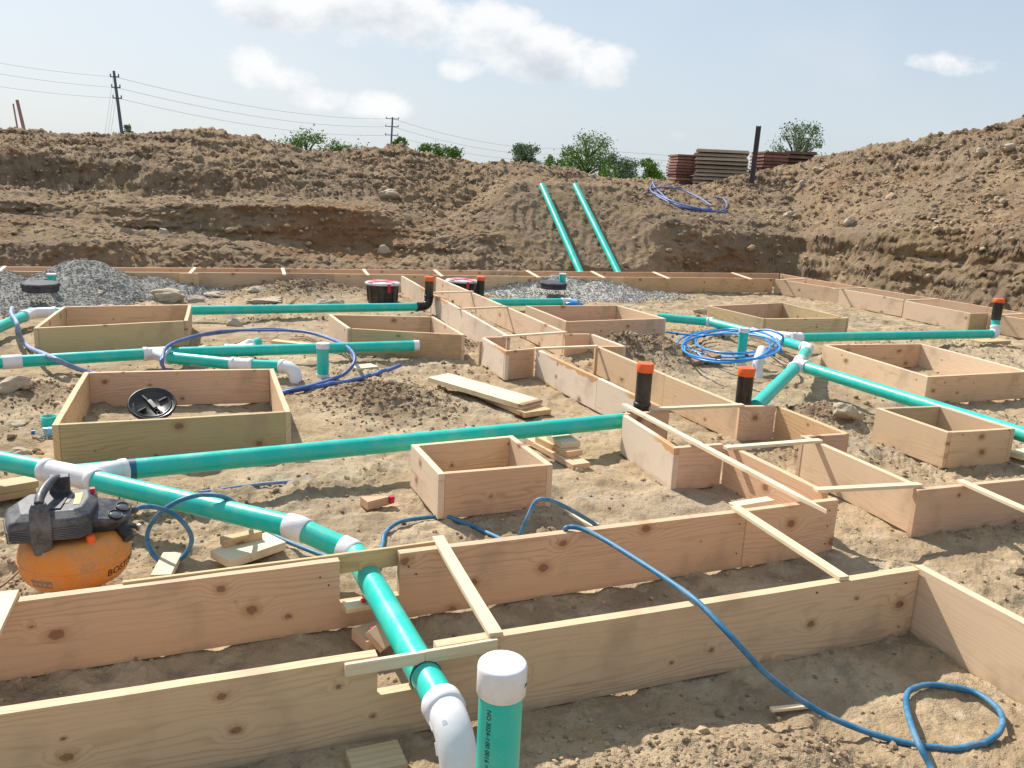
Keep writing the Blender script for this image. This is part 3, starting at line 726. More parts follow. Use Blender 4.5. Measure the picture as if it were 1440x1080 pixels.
flat_piece('plank', on(-60, 690, .10), on(48, 672, .08), .13, .04, M_GREEN, 'upper lumber offcut under the green pipe at the left edge', 'plank', 'stacked lumber at the left edge')
flat_piece('plank', on(-60, 700, .055), on(44, 682, .04), .14, .04, M_FIR2, 'lower lumber offcut under the green pipe at the left edge', 'plank', 'stacked lumber at the left edge')
flat_piece('offcut', on(838, 738, .03), on(805, 722, .02), .06, .02, M_LATH, 'pale offcut on the soil behind the second form wall beside the hose', 'wood scrap')
flat_piece('offcut', on(1428, 637, .06), on(1470, 630, .06), .12, .04, M_LATH, 'pale block under the green pipe at the right edge', 'wood scrap')
flat_piece('plank', on(1372, 479, .05), on(1412, 477, .05), .22, .06, M_GREEN, 'yellowish block under the pipe end at the orange-capped pipe on the right', 'wood block')
flat_piece('stake', on(675, 512, .0), on(677, 479, .26), .035, .02, M_FIR, 'short stake standing at the corner of the far left trench bay', 'stake')

# ------------------------------------------------------------------ pipes
def tubeo(name, pts, r, mat, parent, seg=24, loc=None):
    mb = MB(); mb.tube(pts, r, seg); return mb.build(name, mat, parent)
def sleeve(name, a, b, r, mat, parent, lip=True):
    a = Vector(a); b = Vector(b); d = (b-a).normalized(); L = (b-a).length; mb = MB()
    if lip: mb.tube([a, a+d*.004, a+d*.022, a+d*.024, b-d*.024, b-d*.022, b-d*.004, b], [r*.97, r*1.05, r*1.05, r, r, r*1.05, r*1.05, r*.97], 28)
    else: mb.tube([a, b], r, 28)
    return mb.build(name, mat, parent)
def fitting(name, pts, r, mat, parent, side=None):
    mb = MB(); n = len(pts)
    pts = [Vector(p) for p in pts]
    d0 = (pts[1]-pts[0]).normalized(); d1 = (pts[-1]-pts[-2]).normalized()
    if not side and sum((pts[i+1]-pts[i]).length for i in range(n-1)) < .16:
        mb.tube([pts[0], pts[0]+d0*.003]+pts[1:-1]+[pts[-1]-d1*.003, pts[-1]], [r*.97]+[r*1.02]*n+[r*.97], 32)
        return mb.build(name, mat, parent)
    body = [pts[0]+d0*.03]+pts[1:-1]+[pts[-1]-d1*.03]
    mb.tube(body, r, 28)
    mb.tube([pts[0], pts[0]+d0*.004, pts[0]+d0*.04, pts[0]+d0*.043], [r*1.0, r*1.09, r*1.09, r], 28)
    mb.tube([pts[-1], pts[-1]-d1*.004, pts[-1]-d1*.04, pts[-1]-d1*.043], [r*1.0, r*1.09, r*1.09, r], 28)
    if side:
        s0, s1 = Vector(side[0]), Vector(side[1]); d = (s1-s0).normalized()
        mb.tube([s0, s1-d*.04, s1-d*.038, s1-d*.003, s1], [r, r, r*1.09, r*1.09, r], 28)
    return mb.build(name, mat, parent)
def lerp(a, b, t): return a+(b-a)*t
PG = 'green drain pipe runs'
R4 = .054

# run 1: foreground main, wye, branch to the black riser at the trench
w0 = P(-300, 588, .24); wy = P(100, 668, .225); cp = P(418, 742, .225); b1 = P(499, 778, .168); b2 = P(600, 953, .200)
t = thing('drain_pipe', (wy.x, wy.y, 0), 'green drain run crossing both nearest form walls and ending in a white elbow', 'drain pipe', PG)
wa = lerp(wy, w0, .085); wb = lerp(wy, cp, .13)
br = P(882, 591, .2); wc = lerp(wy, br, .075)
tubeo('pipe', [w0, wy], R4, M_PIPE, t)
tubeo('pipe', [wy, cp], R4, M_PIPE, t)
fitting('wye_fitting', [wa, wy, wb], R4*1.1, M_WHITE, t, (lerp(wy, wb, .4), wc))
tubeo('pipe', [wy, br], R4*1.04, M_PIPE, t)
d = (br-wc).normalized(); sleeve('primer_band', wc, wc+d*.045, R4*1.055, M_GASKET, t, False)
d1 = (cp-wy).normalized(); d2 = (b1-cp).normalized(); d3 = (b2-b1).normalized()
fitting('coupling', [cp-d1*.055, cp, cp+d2*.055], R4*1.1, M_WHITE, t)
fitting('coupling', [b1-d2*.075, b1-d2*.02, b1+d3*.012], R4*1.1, M_WHITE, t)
tubeo('pipe', [cp]+bend(cp, b1, b2, .06)+[b2], R4, M_PIPE, t)
e0 = b2; sleeve('coupling_sleeve', e0-d3*.11, e0-d3*.012, R4*1.06, M_PIPE, t, False)
sleeve('joint_ring', e0-d3*.012, e0-d3*.006, R4*1.055, M_SUMP, t, False)
tubeo('pipe', [e0, e0+d3*.18], R4, M_PIPE, t)
ea = e0+d3*.155; eb = ea+d3*.17; ec = eb+Vector((.02, -.05, -.45))
mb = MB(); path = [ea]+bend(ea, eb, ec, .16, 12)+[ec]; mb.tube(path, R4*1.12, 32)
mb.tube([ea-d3*.002, ea+d3*.003, ea+d3*.055, ea+d3*.06], [R4*1.14, R4*1.25, R4*1.25, R4*1.12], 32)
el = mb.build('elbow', M_WHITE, t)
mm = MB(); px_ = path[5]; sd = Vector((-.55, -.55, .62)).normalized()
mm.tube([px_+sd*R4*1.08, px_+sd*R4*1.17], [.012, .010], 4); mm.build('mould_mark', M_WHITE, el)
mm = MB(); sl = CR*-1
for k in (4, 8): mm.tube([path[k]+sl*R4*1.05, path[k+2]+sl*R4*1.05], .011, 6)
mm.build('seam_lug', M_WHITE, el)
# black riser standing at the trench bay
def riser(name, base, top, r, parent, cap=.066, capr=1.1):
    base = Vector(base); top = Vector(top); d = (top-base).normalized()
    o = tubeo(name, [base, top-d*.03], r, M_BLACK, parent, 28)
    mb = MB(); mb.tube([top-d*cap, top-d*(cap-.004), top-d*.006, top], [r*capr*.97, r*capr, r*capr, r*capr*.93], 28)
    mb.build('cap', M_ORANGE, o)
    return o
rb = PD(902, 580, 6.34); rt = PD(905.5, 507, 6.34); rt = Vector((rb.x, rb.y, rt.z))
fitting('elbow', [br-(br-wy).normalized()*.02]+bend(br, Vector((rb.x, rb.y, br.z)), Vector((rb.x, rb.y, br.z+.2)), .09)+[Vector((rb.x, rb.y, br.z+.13))], R4*1.1, M_BLACK, t)
riser('riser_pipe', (rb.x, rb.y, br.z+.02), rt, .058, t)

# capped standpipe in the foreground, with its printed line
top = PD(707, 931, 2.04)
t = thing('standpipe', (top.x, top.y, -.1), 'white-capped green standpipe in front of the nearest form wall', 'standpipe', 'white-capped green standpipes')
bt = Vector((top.x, top.y, -.15))
sp = tubeo('pipe', [bt, top-Vector((0, 0, .01))], .0535, M_PIPE, t, 48)
mb = MB(); mb.lathe([(.0575, -.080), (.060, -.077), (.0603, -.012), (.0585, -.004), (.0545, 0), (.02, .0006), (.006, .0008), (.004, -.001)], 48, Matrix.Translation(top)); mb.build('cap', M_WHITE, t)
def text_mesh(s, size, ext=.0004):
    cu = bpy.data.curves.new('lettering', 'FONT'); cu.body = s; cu.size = size; cu.extrude = ext; cu.resolution_u = 3
    ob = bpy.data.objects.new('lettering', cu); COL.objects.link(ob); bpy.context.view_layer.update()
    me = bpy.data.meshes.new_from_object(ob.evaluated_get(bpy.context.evaluated_depsgraph_get()))
    bpy.data.objects.remove(ob); bpy.data.curves.remove(cu)
    bm = bmesh.new(); bm.from_mesh(me); bmesh.ops.triangulate(bm, faces=bm.faces); 
    bmesh.ops.subdivide_edges(bm, edges=[e for e in bm.edges if e.calc_length() > size*.25], cuts=1); bm.to_mesh(me); bm.free()
    return me
def text_on_cylinder(s, size, top, r, ang, mat, parent, zoff):
    me = text_mesh(s, size)
    for v in me.vertices:     # text runs down the pipe: x -> -z, y -> angle
        a = ang+v.co.y/r; rr = r+.0004+v.co.z
        v.co = (top.x+rr*math.cos(a), top.y+rr*math.sin(a), top.z-zoff-v.co.x)
    return link('printed_line', me, mat, parent)
vd = math.atan2(CAM.y-top.y, CAM.x-top.x)
text_on_cylinder('NO 3024-1:00 0016 =: 09', .0175, top, .0535, vd-.62, M_INK, sp, .10)
me = text_mesh('24', .012)
for v in me.vertices:
    a = vd+1.15+v.co.x/.0603; v.co = (top.x+(.0607+v.co.z)*math.cos(a), top.y+(.0607+v.co.z)*math.sin(a), top.z-.05+v.co.y)
link('printed_mark', me, M_INK, t)

# run 2: left middle
ZM = .13
t0 = P(120, 503, ZM)
t = thing('drain_pipe', (t0.x, t0.y, 0), 'green drain run forking at a white wye behind the big yellowish pad form', 'drain pipe', PG)
a0 = P(-120, 520, ZM); a1 = P(15, 509, ZM); a2 = P(218, 497, ZM); a3 = P(335, 492.5, ZM); a4 = P(583, 486, ZM+.03)
tubeo('pipe', [a0, a1], R4, M_PIPE, t); tubeo('pipe', [a1, a2], R4, M_PIPE, t); tubeo('pipe', [a2, a4], R4, M_PIPE, t)
fitting('coupling', [lerp(a1, a0, .1), a1, lerp(a1, a2, .075)], R4*1.13, M_WHITE, t)
c0_ = P(240, 503, ZM); c1_ = P(340, 513, ZM); c2_ = P(395, 515, ZM)
fitting('wye_fitting', [lerp(a2, a1, .09), a2, lerp(a2, a3, .17)], R4*1.13, M_WHITE, t, (a2, c0_))
tubeo('pipe', [a2, c0_, c1_], R4, M_PIPE, t)
fitting('coupling', [lerp(c1_, c0_, .14), c1_, lerp(c1_, c2_, .28)], R4*1.12, M_WHITE, t)
tubeo('pipe', [c1_, c2_], R4, M_PIPE, t)
cz = P(416, 518, ZM); cz2 = Vector((cz.x, cz.y, -.2))
fitting('elbow', [c2_]+bend(c2_, cz, cz2, .13, 10)+[cz2], R4*1.1, M_WHITE, t)
s1 = P(363, 481, ZM+.02)
fitting('wye_fitting', [lerp(a3, a2, .17), a3, lerp(a3, a4, .085)], R4*1.13, M_WHITE, t, (a3, lerp(a3, s1, .6)))
tubeo('pipe', [a3, s1], R4*.9, M_PIPE, t)
d = (a4-a3).normalized(); sleeve('end_cap', a4-d*.01, a4+d*.045, R4*1.06, M_WHITE, t, False)

# run 3: far left, ends in a black riser at the trench
ZB = .14
f0 = P(-140, 520, ZB); f1_ = P(45, 440, ZB); f2_ = P(588, 431.5, ZB)
t = thing('drain_pipe', (f1_.x, f1_.y, 0), 'far left green drain run ending in a black elbow and orange-capped riser', 'drain pipe', PG)
d0 = (f1_-f0).normalized(); d1 = (f2_-f1_).normalized()
tubeo('pipe', [f0, f1_-d0*.1], R4*1.06, M_PIPE, t); tubeo('pipe', [f1_+d1*.1, f2_], R4*1.06, M_PIPE, t)
fitting('elbow', [f1_-d0*.28, f1_-d0*.2]+bend(f1_-d0*.2, f1_, f1_+d1*.25, .2)+[f1_+d1*.25], R4*1.16, M_WHITE, t)
sleeve('pipe_band', f1_-d0*.09, f1_-d0*.01, R4*1.2, M_PIPE, t, False)
rx = P(598, 430.5, ZB); top_ = CAM+ray(600, 388)*((rx-CAM).dot(CF))
fitting('elbow', [f2_-d1*.04]+bend(f2_, rx+d1*.05, rx+d1*.05+Vector((0, 0, .3)), .11)+[rx+d1*.05+Vector((0, 0, .16))], R4*1.14, M_BLACK, t)
riser('riser_pipe', rx+d1*.05+Vector((0, 0, .1)), Vector((rx.x, rx.y, 0))+d1*.05+Vector((0, 0, top_.z)), .060, t, .06)
tp = MB(); q = P(606, 428, .1); tp.box((-.05, -.004, -.12), (.05, .004, .14), Matrix.Translation(q)); tag(tp.build('tape_strip', M_TAPE), 'light blue plastic strip beside the far black riser', 'plastic strip')

# run 4: right network
t = None
ZR = .17
g0 = P(925, 446, ZR); g1 = P(999, 453, ZR); g2 = P(1085, 475, ZR); g3 = P(1137, 490, ZR+.04)
t = thing('drain_pipe', (g2.x, g2.y, 0), 'branching green drain run right of the trench under the bright blue coil', 'drain pipe', PG)
tubeo('pipe', [g0, g1], R4*1.05, M_PIPE, t); tubeo('pipe', [g1, g2], R4*1.05, M_PIPE, t); tubeo('pipe', [g2, g3], R4*1.05, M_PIPE, t)
d = (g1-g0).normalized(); d_ = (g2-g1).normalized(); sleeve('coupling', g1-d*.05, g1+d*.03, R4*1.2, M_WHITE, t)
h1 = P(1396, 469.5, ZR); h0 = P(1120, 475, ZR)
fitting('wye_fitting', [lerp(g2, g1, .3), g2, lerp(g2, g3, .4)], R4*1.17, M_WHITE, t, (lerp(g2, g1, .2), h0))
tubeo('pipe', [h0, h1], R4*1.06, M_PIPE, t)
dh = (h1-h0).normalized(); sleeve('coupling', h0-dh*.1, h0+dh*.07, R4*1.2, M_WHITE, t)
# elbow up to the right riser
h2 = h1+dh*.05; up = h2+Vector((.02, .05, .19))
fitting('elbow', [h1-dh*.03]+bend(h1, h2, up, .05)+[lerp(h2, up, .6)], R4*1.14, M_WHITE, t)
tubeo('pipe', [h2, up], R4*1.04, M_PIPE, t)
dep = (h2-CAM).dot(CF); tt = CAM+ray(1401, 419)*dep
riser('riser_pipe', up, Vector((up.x, up.y, tt.z)), .064, t, .055)
g4 = P(1122, 513, .25)
fitting('elbow', [lerp(g3, g2, .12)]+bend(g2, g3, g4, .06)+[lerp(g3, g4, .3)], R4*1.14, M_WHITE, t)
tubeo('pipe', [g3, g4], R4*1.05, M_PIPE, t)
k0 = P(1062, 572, .22); k1 = P(1445, 613, .22); k2 = P(1600, 661, .22)
tubeo('pipe', [g4, k0], R4*1.05, M_PIPE, t); tubeo('pipe', [g4, k1, k2], R4*1.05, M_PIPE, t)
fitting('wye_fitting', [lerp(g4, g3, .22), g4, lerp(g4, k0, .12)], R4*1.15, M_WHITE, t, (g4, lerp(g4, k1, .055)))
rb = PD(1043, 582, 6.80); rt = PD(1046, 513.5, 6.80); rb2 = Vector((rb.x, rb.y, .02))
riser('riser_pipe', rb2, Vector((rb.x, rb.y, rt.z)), .062, t)
e1 = P(1072, 492, .24); e2 = P(1066, 508, .15); e3 = Vector((e2.x-.05, e2.y-.1, -.1))
tubeo('elbow', [e1]+bend(e1, e2, e3, .08)+[e3], R4*1.02, M_WHITE, t)

# run 5: piece behind the far pad form
n0 = P(668, 425.5, .12); n1 = P(796, 424.7, .12); n2 = P(812, 426, .12)
t = thing('drain_pipe', (n0.x, n0.y, 0), 'short green pipe with a white coupling between the trench and the middle gravel heap', 'drain pipe', PG)
tubeo('pipe', [n0, n1], R4*1.06, M_PIPE, t); sleeve('coupling', n1-Vector((.08, 0, 0)), n1+Vector((.08, 0, 0)), R4*1.17, M_WHITE, t)
tubeo('tape_wrap', [n1, n2], R4*1.0, M_TAPE, t)

# standpipes
def standpipe(px, pyt, pyb, label, r=.055, capm=M_WHITE, caph=.05, zb=0.0, foot=True, lid=True):
    b = P(px, pyb, zb); dep = (b-CAM).dot(CF); tp_ = CAM+ray(px, pyt)*dep; tp_ = Vector((b.x, b.y, tp_.z))
    t = thing('standpipe', b, label, 'standpipe', 'white-capped green standpipes')
    tubeo('pipe', [b-Vector((0, 0, .1)), tp_-Vector((0, 0, .008))], r, M_PIPE, t)
    sleeve('cap', tp_-Vector((0, 0, caph)), tp_, r*1.1, capm, t, False)
    if foot: sleeve('collar', b-Vector((0, 0, .05)), b+Vector((0, 0, .05)), r*1.13, M_WHITE, t, False)
    return t
standpipe(454, 480, 533, 'white-capped green standpipe inside the large blue loop on the left')
standpipe(1041, 459, 512, 'white-capped green standpipe inside the bright blue tubing coil', .053)
standpipe(73, 384.5, 396, 'short green standpipe standing out of the gravel pile on the left', .055, M_WHITE, .02, .30, False)
standpipe(790.5, 384, 399, 'short green standpipe standing out of the gravel heap in the middle', .055, M_WHITE, .02, .26, False)
t0 = P(68, 612, .0)
mb = MB(); mb.lathe([(.050, 0), (.055, .0), (.055, .105), (.049, .105), (.047, .02), (.0, .02)], 32, Matrix.Translation((t0.x, t0.y+.12, 0)))
o = mb.build('open_pipe_stub', M_PIPE); tag(o, 'open green pipe stub at the left side of the big pad form', 'pipe stub')
# water bottle lying by the stub
def water_bottle():
    m = NT('clear_bottle_plastic'); m.b.inputs['Transmission Weight'].default_value = .8; m.b.inputs['IOR'].default_value = 1.15
    M_B = m.out((.80, .88, .95), .12)
    a = P(48, 608, .04); b = P(76, 607, .04); d = (b-a).normalized()
    t = thing('water_bottle', a, 'clear water bottle with a blue cap lying beside the big pad form', 'bottle')
    mb = MB(); pr = [(0, .013), (.02, .014), (.05, .031), (.06, .033), (.09, .031), (.10, .033), (.13, .031), (.14, .033), (.19, .033), (.205, .026)]
    mb.tube([a+d*x for x, r in pr], [r for x, r in pr], 20); mb.build('bottle_body', M_B, t)
    mb = MB(); mb.tube([a-d*.016, a+d*.004], .0155, 18); mb.build('cap', M_NAVY, t)
    mb = MB(); mb.tube([a+d*.085, a+d*.13], .0342, 20); mb.build('paper_label', M_TAPE, t)
water_bottle()

def bank_pt(px, py, lift=.05):
    r = 13.0+np.arange(260)*.05; d = ray(px, py); e = math.hypot(d.x, d.y)
    k = np.nonzero(height(r*d.x/e, r*d.y/e)[0] > H+r*d.z/e-.01)[0]
    return PR(px, py, r[k[0]])+Vector((0, 0, lift)) if len(k) else PR(px, py, 18)
# two pipes leaning on the bank
for (x0, y0, x1, y1, lab) in ((815, 381, 762, 261, 'left one of two long green pipes leaning on the earth bank'), (868, 381, 809, 261, 'right one of two long green pipes leaning on the earth bank')):
    a, b = RAMPS[0 if x0 < 840 else 1]
    mb = MB(); mb.tube([a, b], .07, 24, False); mb.tube([b, a], .062, 24, False)
    ring = MB()
    o = mb.build('leaning_pipe', M_PIPE); tag(o, lab, 'drain pipe', 'green pipes leaning on the bank')

# ------------------------------------------------------------------ sumps, drums, lids
def drum(px, pyt, pyb, wpx, label, red=True):
    b = P(px, pyb, 0.02); dep = (b-CAM).dot(CF); r = wpx/2*dep/F; zt = (CAM+ray(px, pyt)*dep).z
    t = thing('sump_drum', b, label, 'drum', 'black sump drums wrapped with red tape')
    h = zt-b.z; M = Matrix.Translation(b)
    mb = MB(); mb.lathe([(r*.80, -.1), (r*.84, h*.1), (r*.86, h*.5), (r*.92, h*.82), (r*.92, h*.86), (r*1.0, h*.9), (r*1.0, h*.96), (r*.95, h)], 48, M)
    for k in range(12):
        a = k*math.pi/6; mb.tube([b+Vector((r*.85*math.cos(a), r*.85*math.sin(a), .02)), b+Vector((r*.90*math.cos(a), r*.90*math.sin(a), h*.84))], .012, 6)
    mb.build('drum_body', M_BLACK, t)
    mb = MB(); mb.lathe([(r*1.015, h*.9), (r*1.02, h*.95), (r*1.0, h*1.0), (r*.9, h*1.03), (r*.3, h*1.045), (.01, h*1.05)], 40, M); lid = mb.build('wrapped_lid', M_WRAP, t)
    for (a0, ln) in ((.5, 1.0), (2.2, 1.0), (3.6, .9)):
        mb = MB(); u = Vector((math.cos(a0), math.sin(a0), 0)); v = Vector((-u.y, u.x, 0)); vs = []; fs = []
        for i in range(9):
            s = -1+i/4; z = h*(1.062-.03*s*s)
            for w in (-.028, .028): vs.append(b+u*(r*.98*s)+v*(w+.03)+Vector((0, 0, z)))
        for i in range(8): fs.append((2*i, 2*i+1, 2*i+3, 2*i+2))
        mb.add(vs, fs); mb.build('tape', M_RED, lid)
    a = math.atan2(CAM.y-b.y, CAM.x-b.x)+.35; vs = []; fs = []; mb = MB()
    for z in (h*.58, h*.98):
        for w in (-.09, .09): vs.append(b+Vector((r*1.03*math.cos(a+w), r*1.03*math.sin(a+w), z)))
    mb.add(vs, [(0, 1, 3, 2)]); mb.build('tape', M_RED, lid)
drum(538, 396, 424, 49, 'black sump drum with a red-taped lid left of the trench')
drum(649, 393, 418, 46, 'black sump drum with a red-taped lid partly hidden behind the trench wall')
q = P(675, 424, .0); dep = (q-CAM).dot(CF); zt = (CAM+ray(673, 388)*dep).z
t = thing('riser_pipe', (q.x, q.y, 0), 'black orange-capped riser beside the half-hidden sump drum', 'riser pipe')
riser('pipe', (q.x, q.y, -.05), (q.x, q.y, zt), .062, t, .06)

def gravel_pile(px, py, rx, ry, h, label, n, seed, peaks):
    c = P(px, py, 0); rs = np.random.RandomState(seed)
    def hh(x, y):
        z = 0
        for (ox, oy, ax, ay, ph) in peaks:
            q = np.sqrt(((x-ox)/ax)**2+((y-oy)/ay)**2); z = np.maximum(z, ph*np.clip(1-q, 0, 1)**1.0)
        return (z*(1+.12*pn(x*2+7, y*2))+.012*fbm(x+c.x, y+c.y, 3, 6))*np.where(y+c.y < 13.93, 1, 0)
    g = 140; X, Y = np.meshgrid(np.linspace(-rx, rx, g), np.linspace(-ry, ry, g))
    gr = height(X+c.x, Y+c.y, False)[0]; hv = hh(X, Y)
    Z = gr+hv-.03
    V = np.stack([X+c.x, Y+c.y, Z], -1).reshape(-1, 3)
    i, j = np.meshgrid(np.arange(g-1), np.arange(g-1), indexing='ij'); Fq = np.stack([i*g+j, i*g+j+1, (i+1)*g+j+1, (i+1)*g+j], -1).reshape(-1, 4)
    keep = (hv.ravel()[Fq] > .01).all(1)
    x = rs.uniform(-rx, rx, n); y = rs.uniform(-ry, ry, n); k = ((hh(x, y) > .012) | (rs.rand(n) < .08)) & (y+c.y < 13.9)
    x, y = x[k], y[k]; z = height(x+c.x, y+c.y, False)[0]+np.maximum(hh(x, y), 0)-.01
    VV = [V]; FF = [np.stack([Fq[keep][:, 0], Fq[keep][:, 1], Fq[keep][:, 2]], -1), np.stack([Fq[keep][:, 0], Fq[keep][:, 2], Fq[keep][:, 3]], -1)]; b = len(V)
    v, f_ = stones(np.stack([x+c.x, y+c.y, z], -1), rs.uniform(.009, .021, len(x)), .8, None, seed); VV.append(v); FF.append(f_+b)
    me = np_mesh('gravel_pile', np.concatenate(VV), np.concatenate(FF), False)
    tag(link('gravel_pile', me, M_GRAVEL), label, 'gravel', 'grey gravel piles')
gravel_pile(105, 422, 2.9, 2.2, .5, 'tall grey gravel pile on the left against the far form', 13000, 4, [(.10, 1.0, 1.25, 1.6, .60), (-1.3, .9, 1.4, 1.7, .42), (.95, .75, 1.2, 1.0, .26), (-.6, -.2, 1.5, 1.3, .26), (-2.0, .2, 1.2, 1.5, .32)])
gravel_pile(825, 421, 2.4, 1.8, .3, 'low light grey gravel heap in the middle against the far form', 9000, 6, [(-.15, 1.1, 1.3, 1.5, .36), (.55, .7, 1.3, 1.2, .24), (-.9, .9, 1.2, 1.1, .17), (1.2, .3, 1.2, .8, .08)])
def lid_box(px, py, w, label, z):
    c = P(px, py, z); M = Matrix.Translation(c) @ Matrix.Rotation(.1, 4, 'Z')
    t = thing('sump_hatch', c, label, 'sump hatch', 'dark plastic sump hatches')
    mb = MB(); mb.lathe([(w*.80, -.07), (w*.82, -.02), (w*.80, 0)], 8, M, False); mb.build('rim', M_SUMP, t)
    mb = MB(); mb.lathe([(w*.84, .0), (w*.86, .012), (w*.86, .03), (w*.8, .042)], 8, M @ Matrix.Rotation(.04, 4, 'X'), False); mb.build('cover', M_SUMP, t)
lid_box(57, 402, .26, 'dark plastic sump hatch set in the gravel pile on the left', .31)
lid_box(778, 400, .28, 'dark plastic sump hatch set in the gravel heap in the middle', .25)

# black lid leaning in the big pad form
def round_lid():
    c = P(214, 569, .13); n = (CAM-c); n.z = 0; n.normalize(); zax = (n*.50+Vector((0, 0, .85))).normalized()
    R = zax.to_track_quat('Z', 'Y').to_matrix().to_4x4(); M = Matrix.Translation(c) @ R
    t = thing('round_lid', (c.x, c.y, 0), 'round black plastic lid leaning inside the big pad form', 'lid')
    mb = MB(); mb.lathe([(.02, -.012), (.150, -.012), (.166, -.005), (.17, .006), (.166, .02), (.158, .022), (.152, .008), (.135, .002), (.132, .008), (.125, .008), (.12, -.002), (.01, -.004)], 56, M); mb.build('disc', M_BLACK, t)
    mb = MB()
    for k in range(4):
        mb = MB(); a = k*math.pi/2+.6; mb.box((.055, -.006, -.002), (.118, .006, .010), M @ Matrix.Rotation(a, 4, 'Z')); mb.build('rib', M_BODY, t)
    mb = MB(); mb.box((-.014, -.045, 0), (.014, .045, .014), M @ Matrix.Rotation(.5, 4, 'Z')); mb.build('grip', M_METAL, t)
round_lid()

# ------------------------------------------------------------------ hoses, coils, cables
def hose(name, pts, r, mat, label, cat, group=None, parent=None, n=9, seg=12, ground=True):
    W = []
    for q in pts:
        W.append(P(*q) if isinstance(q, tuple) else q)
    W = catmull(W, n)
    if ground:
        G = height(np.array([w.x for w in W]), np.array([w.y for w in W]))[0]+r*.75
        for w, g in zip(W, G): w.z = max(w.z, g)
    mb = MB(); mb.tube(W, r, seg); o = mb.build(name, mat, parent)
    if parent is None: tag(o, label, cat, group)
    return o
t = P(800, 745, .3)
hose('air_hose', [(183, 719, .33), (200, 713, .33), (222, 714, .30), (247, 725, .22), (265, 745, .14), (269, 763, .08), (256, 784, .02), (234, 792, .01), (216, 781, .03), (207, 760, .08), (211, 740, .15), (228, 719, .24), (255, 703, .30), (285, 696, .305), (315, 699, .295), (340, 716, .20), (356, 738, .04), (385, 753, .02), (420, 768, .02), (460, 783, .02), (500, 792, .02), (528, 790, .02), (537, 770, .02), (543, 748, .02), (562, 734, .03), (590, 729, .03), (618, 727, .02), (645, 733, .02), (675, 745, .02), (702, 757, .03), (718, 766, .03), (731, 752, .10), (742, 728, .20), (752, 707, .27), (764, 702, .29), (785, 708, .25), (815, 724, .14), (840, 740, .05), (845, 752, .06), (815, 752, .18), (795, 745, .29), (803, 741, .312), (822, 745, .312), (850, 759, .308), (900, 790, .305), (950, 823, .306), (985, 850, .306), (1030, 897, .25), (1080, 950, .13), (1130, 987, .05), (1180, 1014, .0), (1250, 1039, -.02), (1320, 1052, -.02), (1370, 1050, -.01), (1402, 1033, .0), (1410, 1012, .0), (1400, 993, -.01), (1372, 974, -.02), (1340, 966, -.02), (1305, 963, -.02), (1281, 970, -.02), (1274, 985, -.01), (1279, 1012, .02), (1292, 1046, .03), (1312, 1085, -.02), (1330, 1130, -.03)],
     .0115, M_HOSE, 'long blue air hose running from the compressor over the form walls to the bottom right', 'air hose', n=10, seg=14)
hose('half_buried_tube', [(268, 694, .015), (300, 690, .012), (340, 684, .006), (375, 680, .012), (410, 677, .003), (445, 673, .012)], .011, M_CABLE, 'dusty half-buried blue tube on the soil behind the main green pipe', 'tube', ground=False)
hose('blue_cable', [(17, 433, .20), (16, 441, .25), (23, 453, .26), (26, 466, .18), (32, 480, .06), (43, 490, .03), (60, 497, .14), (78, 505, .19), (100, 515, .10), (124, 523, .03), (150, 531, .0)], .022, M_CABLE, 'dusty blue-grey cable bundle draped over the green pipe at the left', 'cable')
# large loose loop left
t = thing('tubing_loop', P(365, 505, 0), 'large loose loop of dark blue tubing around the green standpipe on the left', 'tubing')
for k, dz in enumerate((0, .028, .012)):
    j = (lambda x: x+random.uniform(-1.6, 1.6))
    hose('strand', [(j(243), j(533), .02), (j(231), j(518), .13), (j(228), j(505), .21+dz), (j(236), j(488), .22+dz), (j(262), j(476), .18+dz), (j(310), j(467), .12+dz), (j(370), j(463), .08+dz), (j(430), j(468), .07+dz), (j(478), j(481), .12+dz), (j(496), j(497), .19+dz), (j(497), j(512), .14+dz), (j(482), j(527), .05+dz), (j(450), j(538), .03+dz), (j(415), j(547), .03+dz), (j(385), j(552), .02)], .0135, M_NAVY, None, None, parent=t)
hose('strand', [(385, 556, .02), (415, 549, .04), (450, 543, .04), (490, 536, .04), (530, 526, .03), (562, 514, .04)], .02, M_NAVY, None, None, parent=t)
# bright coil right
t = thing('tubing_coil', P(1030, 488, 0), 'coil of bright blue tubing lying around the green standpipe right of the trench', 'tubing')
for k in range(5):
    pts = []; cx, cy = 1024+[0, 6, -3, 10, 4][k], 485+[0, -3, 2, -5, 3][k]; ax = [72, 66, 62, 56, 69][k]; ay = [22, 20, 23, 17, 19][k]
    ph = random.uniform(0, 6.28)
    for i in range(15):
        a = ph+i*2*math.pi/14.2; pts.append((cx+ax*math.cos(a), cy+ay*math.sin(a), .10+.035*k+.07*math.cos(a)+.02*math.sin(2*a+k)))
    hose('strand', pts, .0125, M_PEX, None, None, parent=t, n=7, seg=10)
hose('strand', [(937, 467, .12), (960, 470, .12), (985, 472, .13), (1010, 469, .2), (1040, 464, .3)], .0125, M_PEX, None, None, parent=t)
hose('strand', [(1055, 466, .3), (1080, 464, .36), (1099, 471, .34), (1101, 480, .26), (1097, 487, .2), (1101, 497, .12)], .0125, M_PEX, None, None, parent=t)
mb = MB()
for (x, y) in ((952, 470), (990, 473), (1017, 474), (1050, 500), (1066, 497), (1082, 493), (985, 483), (1036, 505), (1088, 499)):
    q = P(x, y, .2); mb.tube([q-Vector((.012, 0, .0)), q+Vector((.012, 0, 0))], .016, 8)
mb.build('tie', M_INK, t)
# small pale blue stub pipe end right of far pad form
hose('blue_stub', [(796, 428, .1), (806, 427, .12), (818, 428.5, .08)], .03, M_PEX, 'short bright blue hose end by the white coupling near the gravel heap', 'hose')
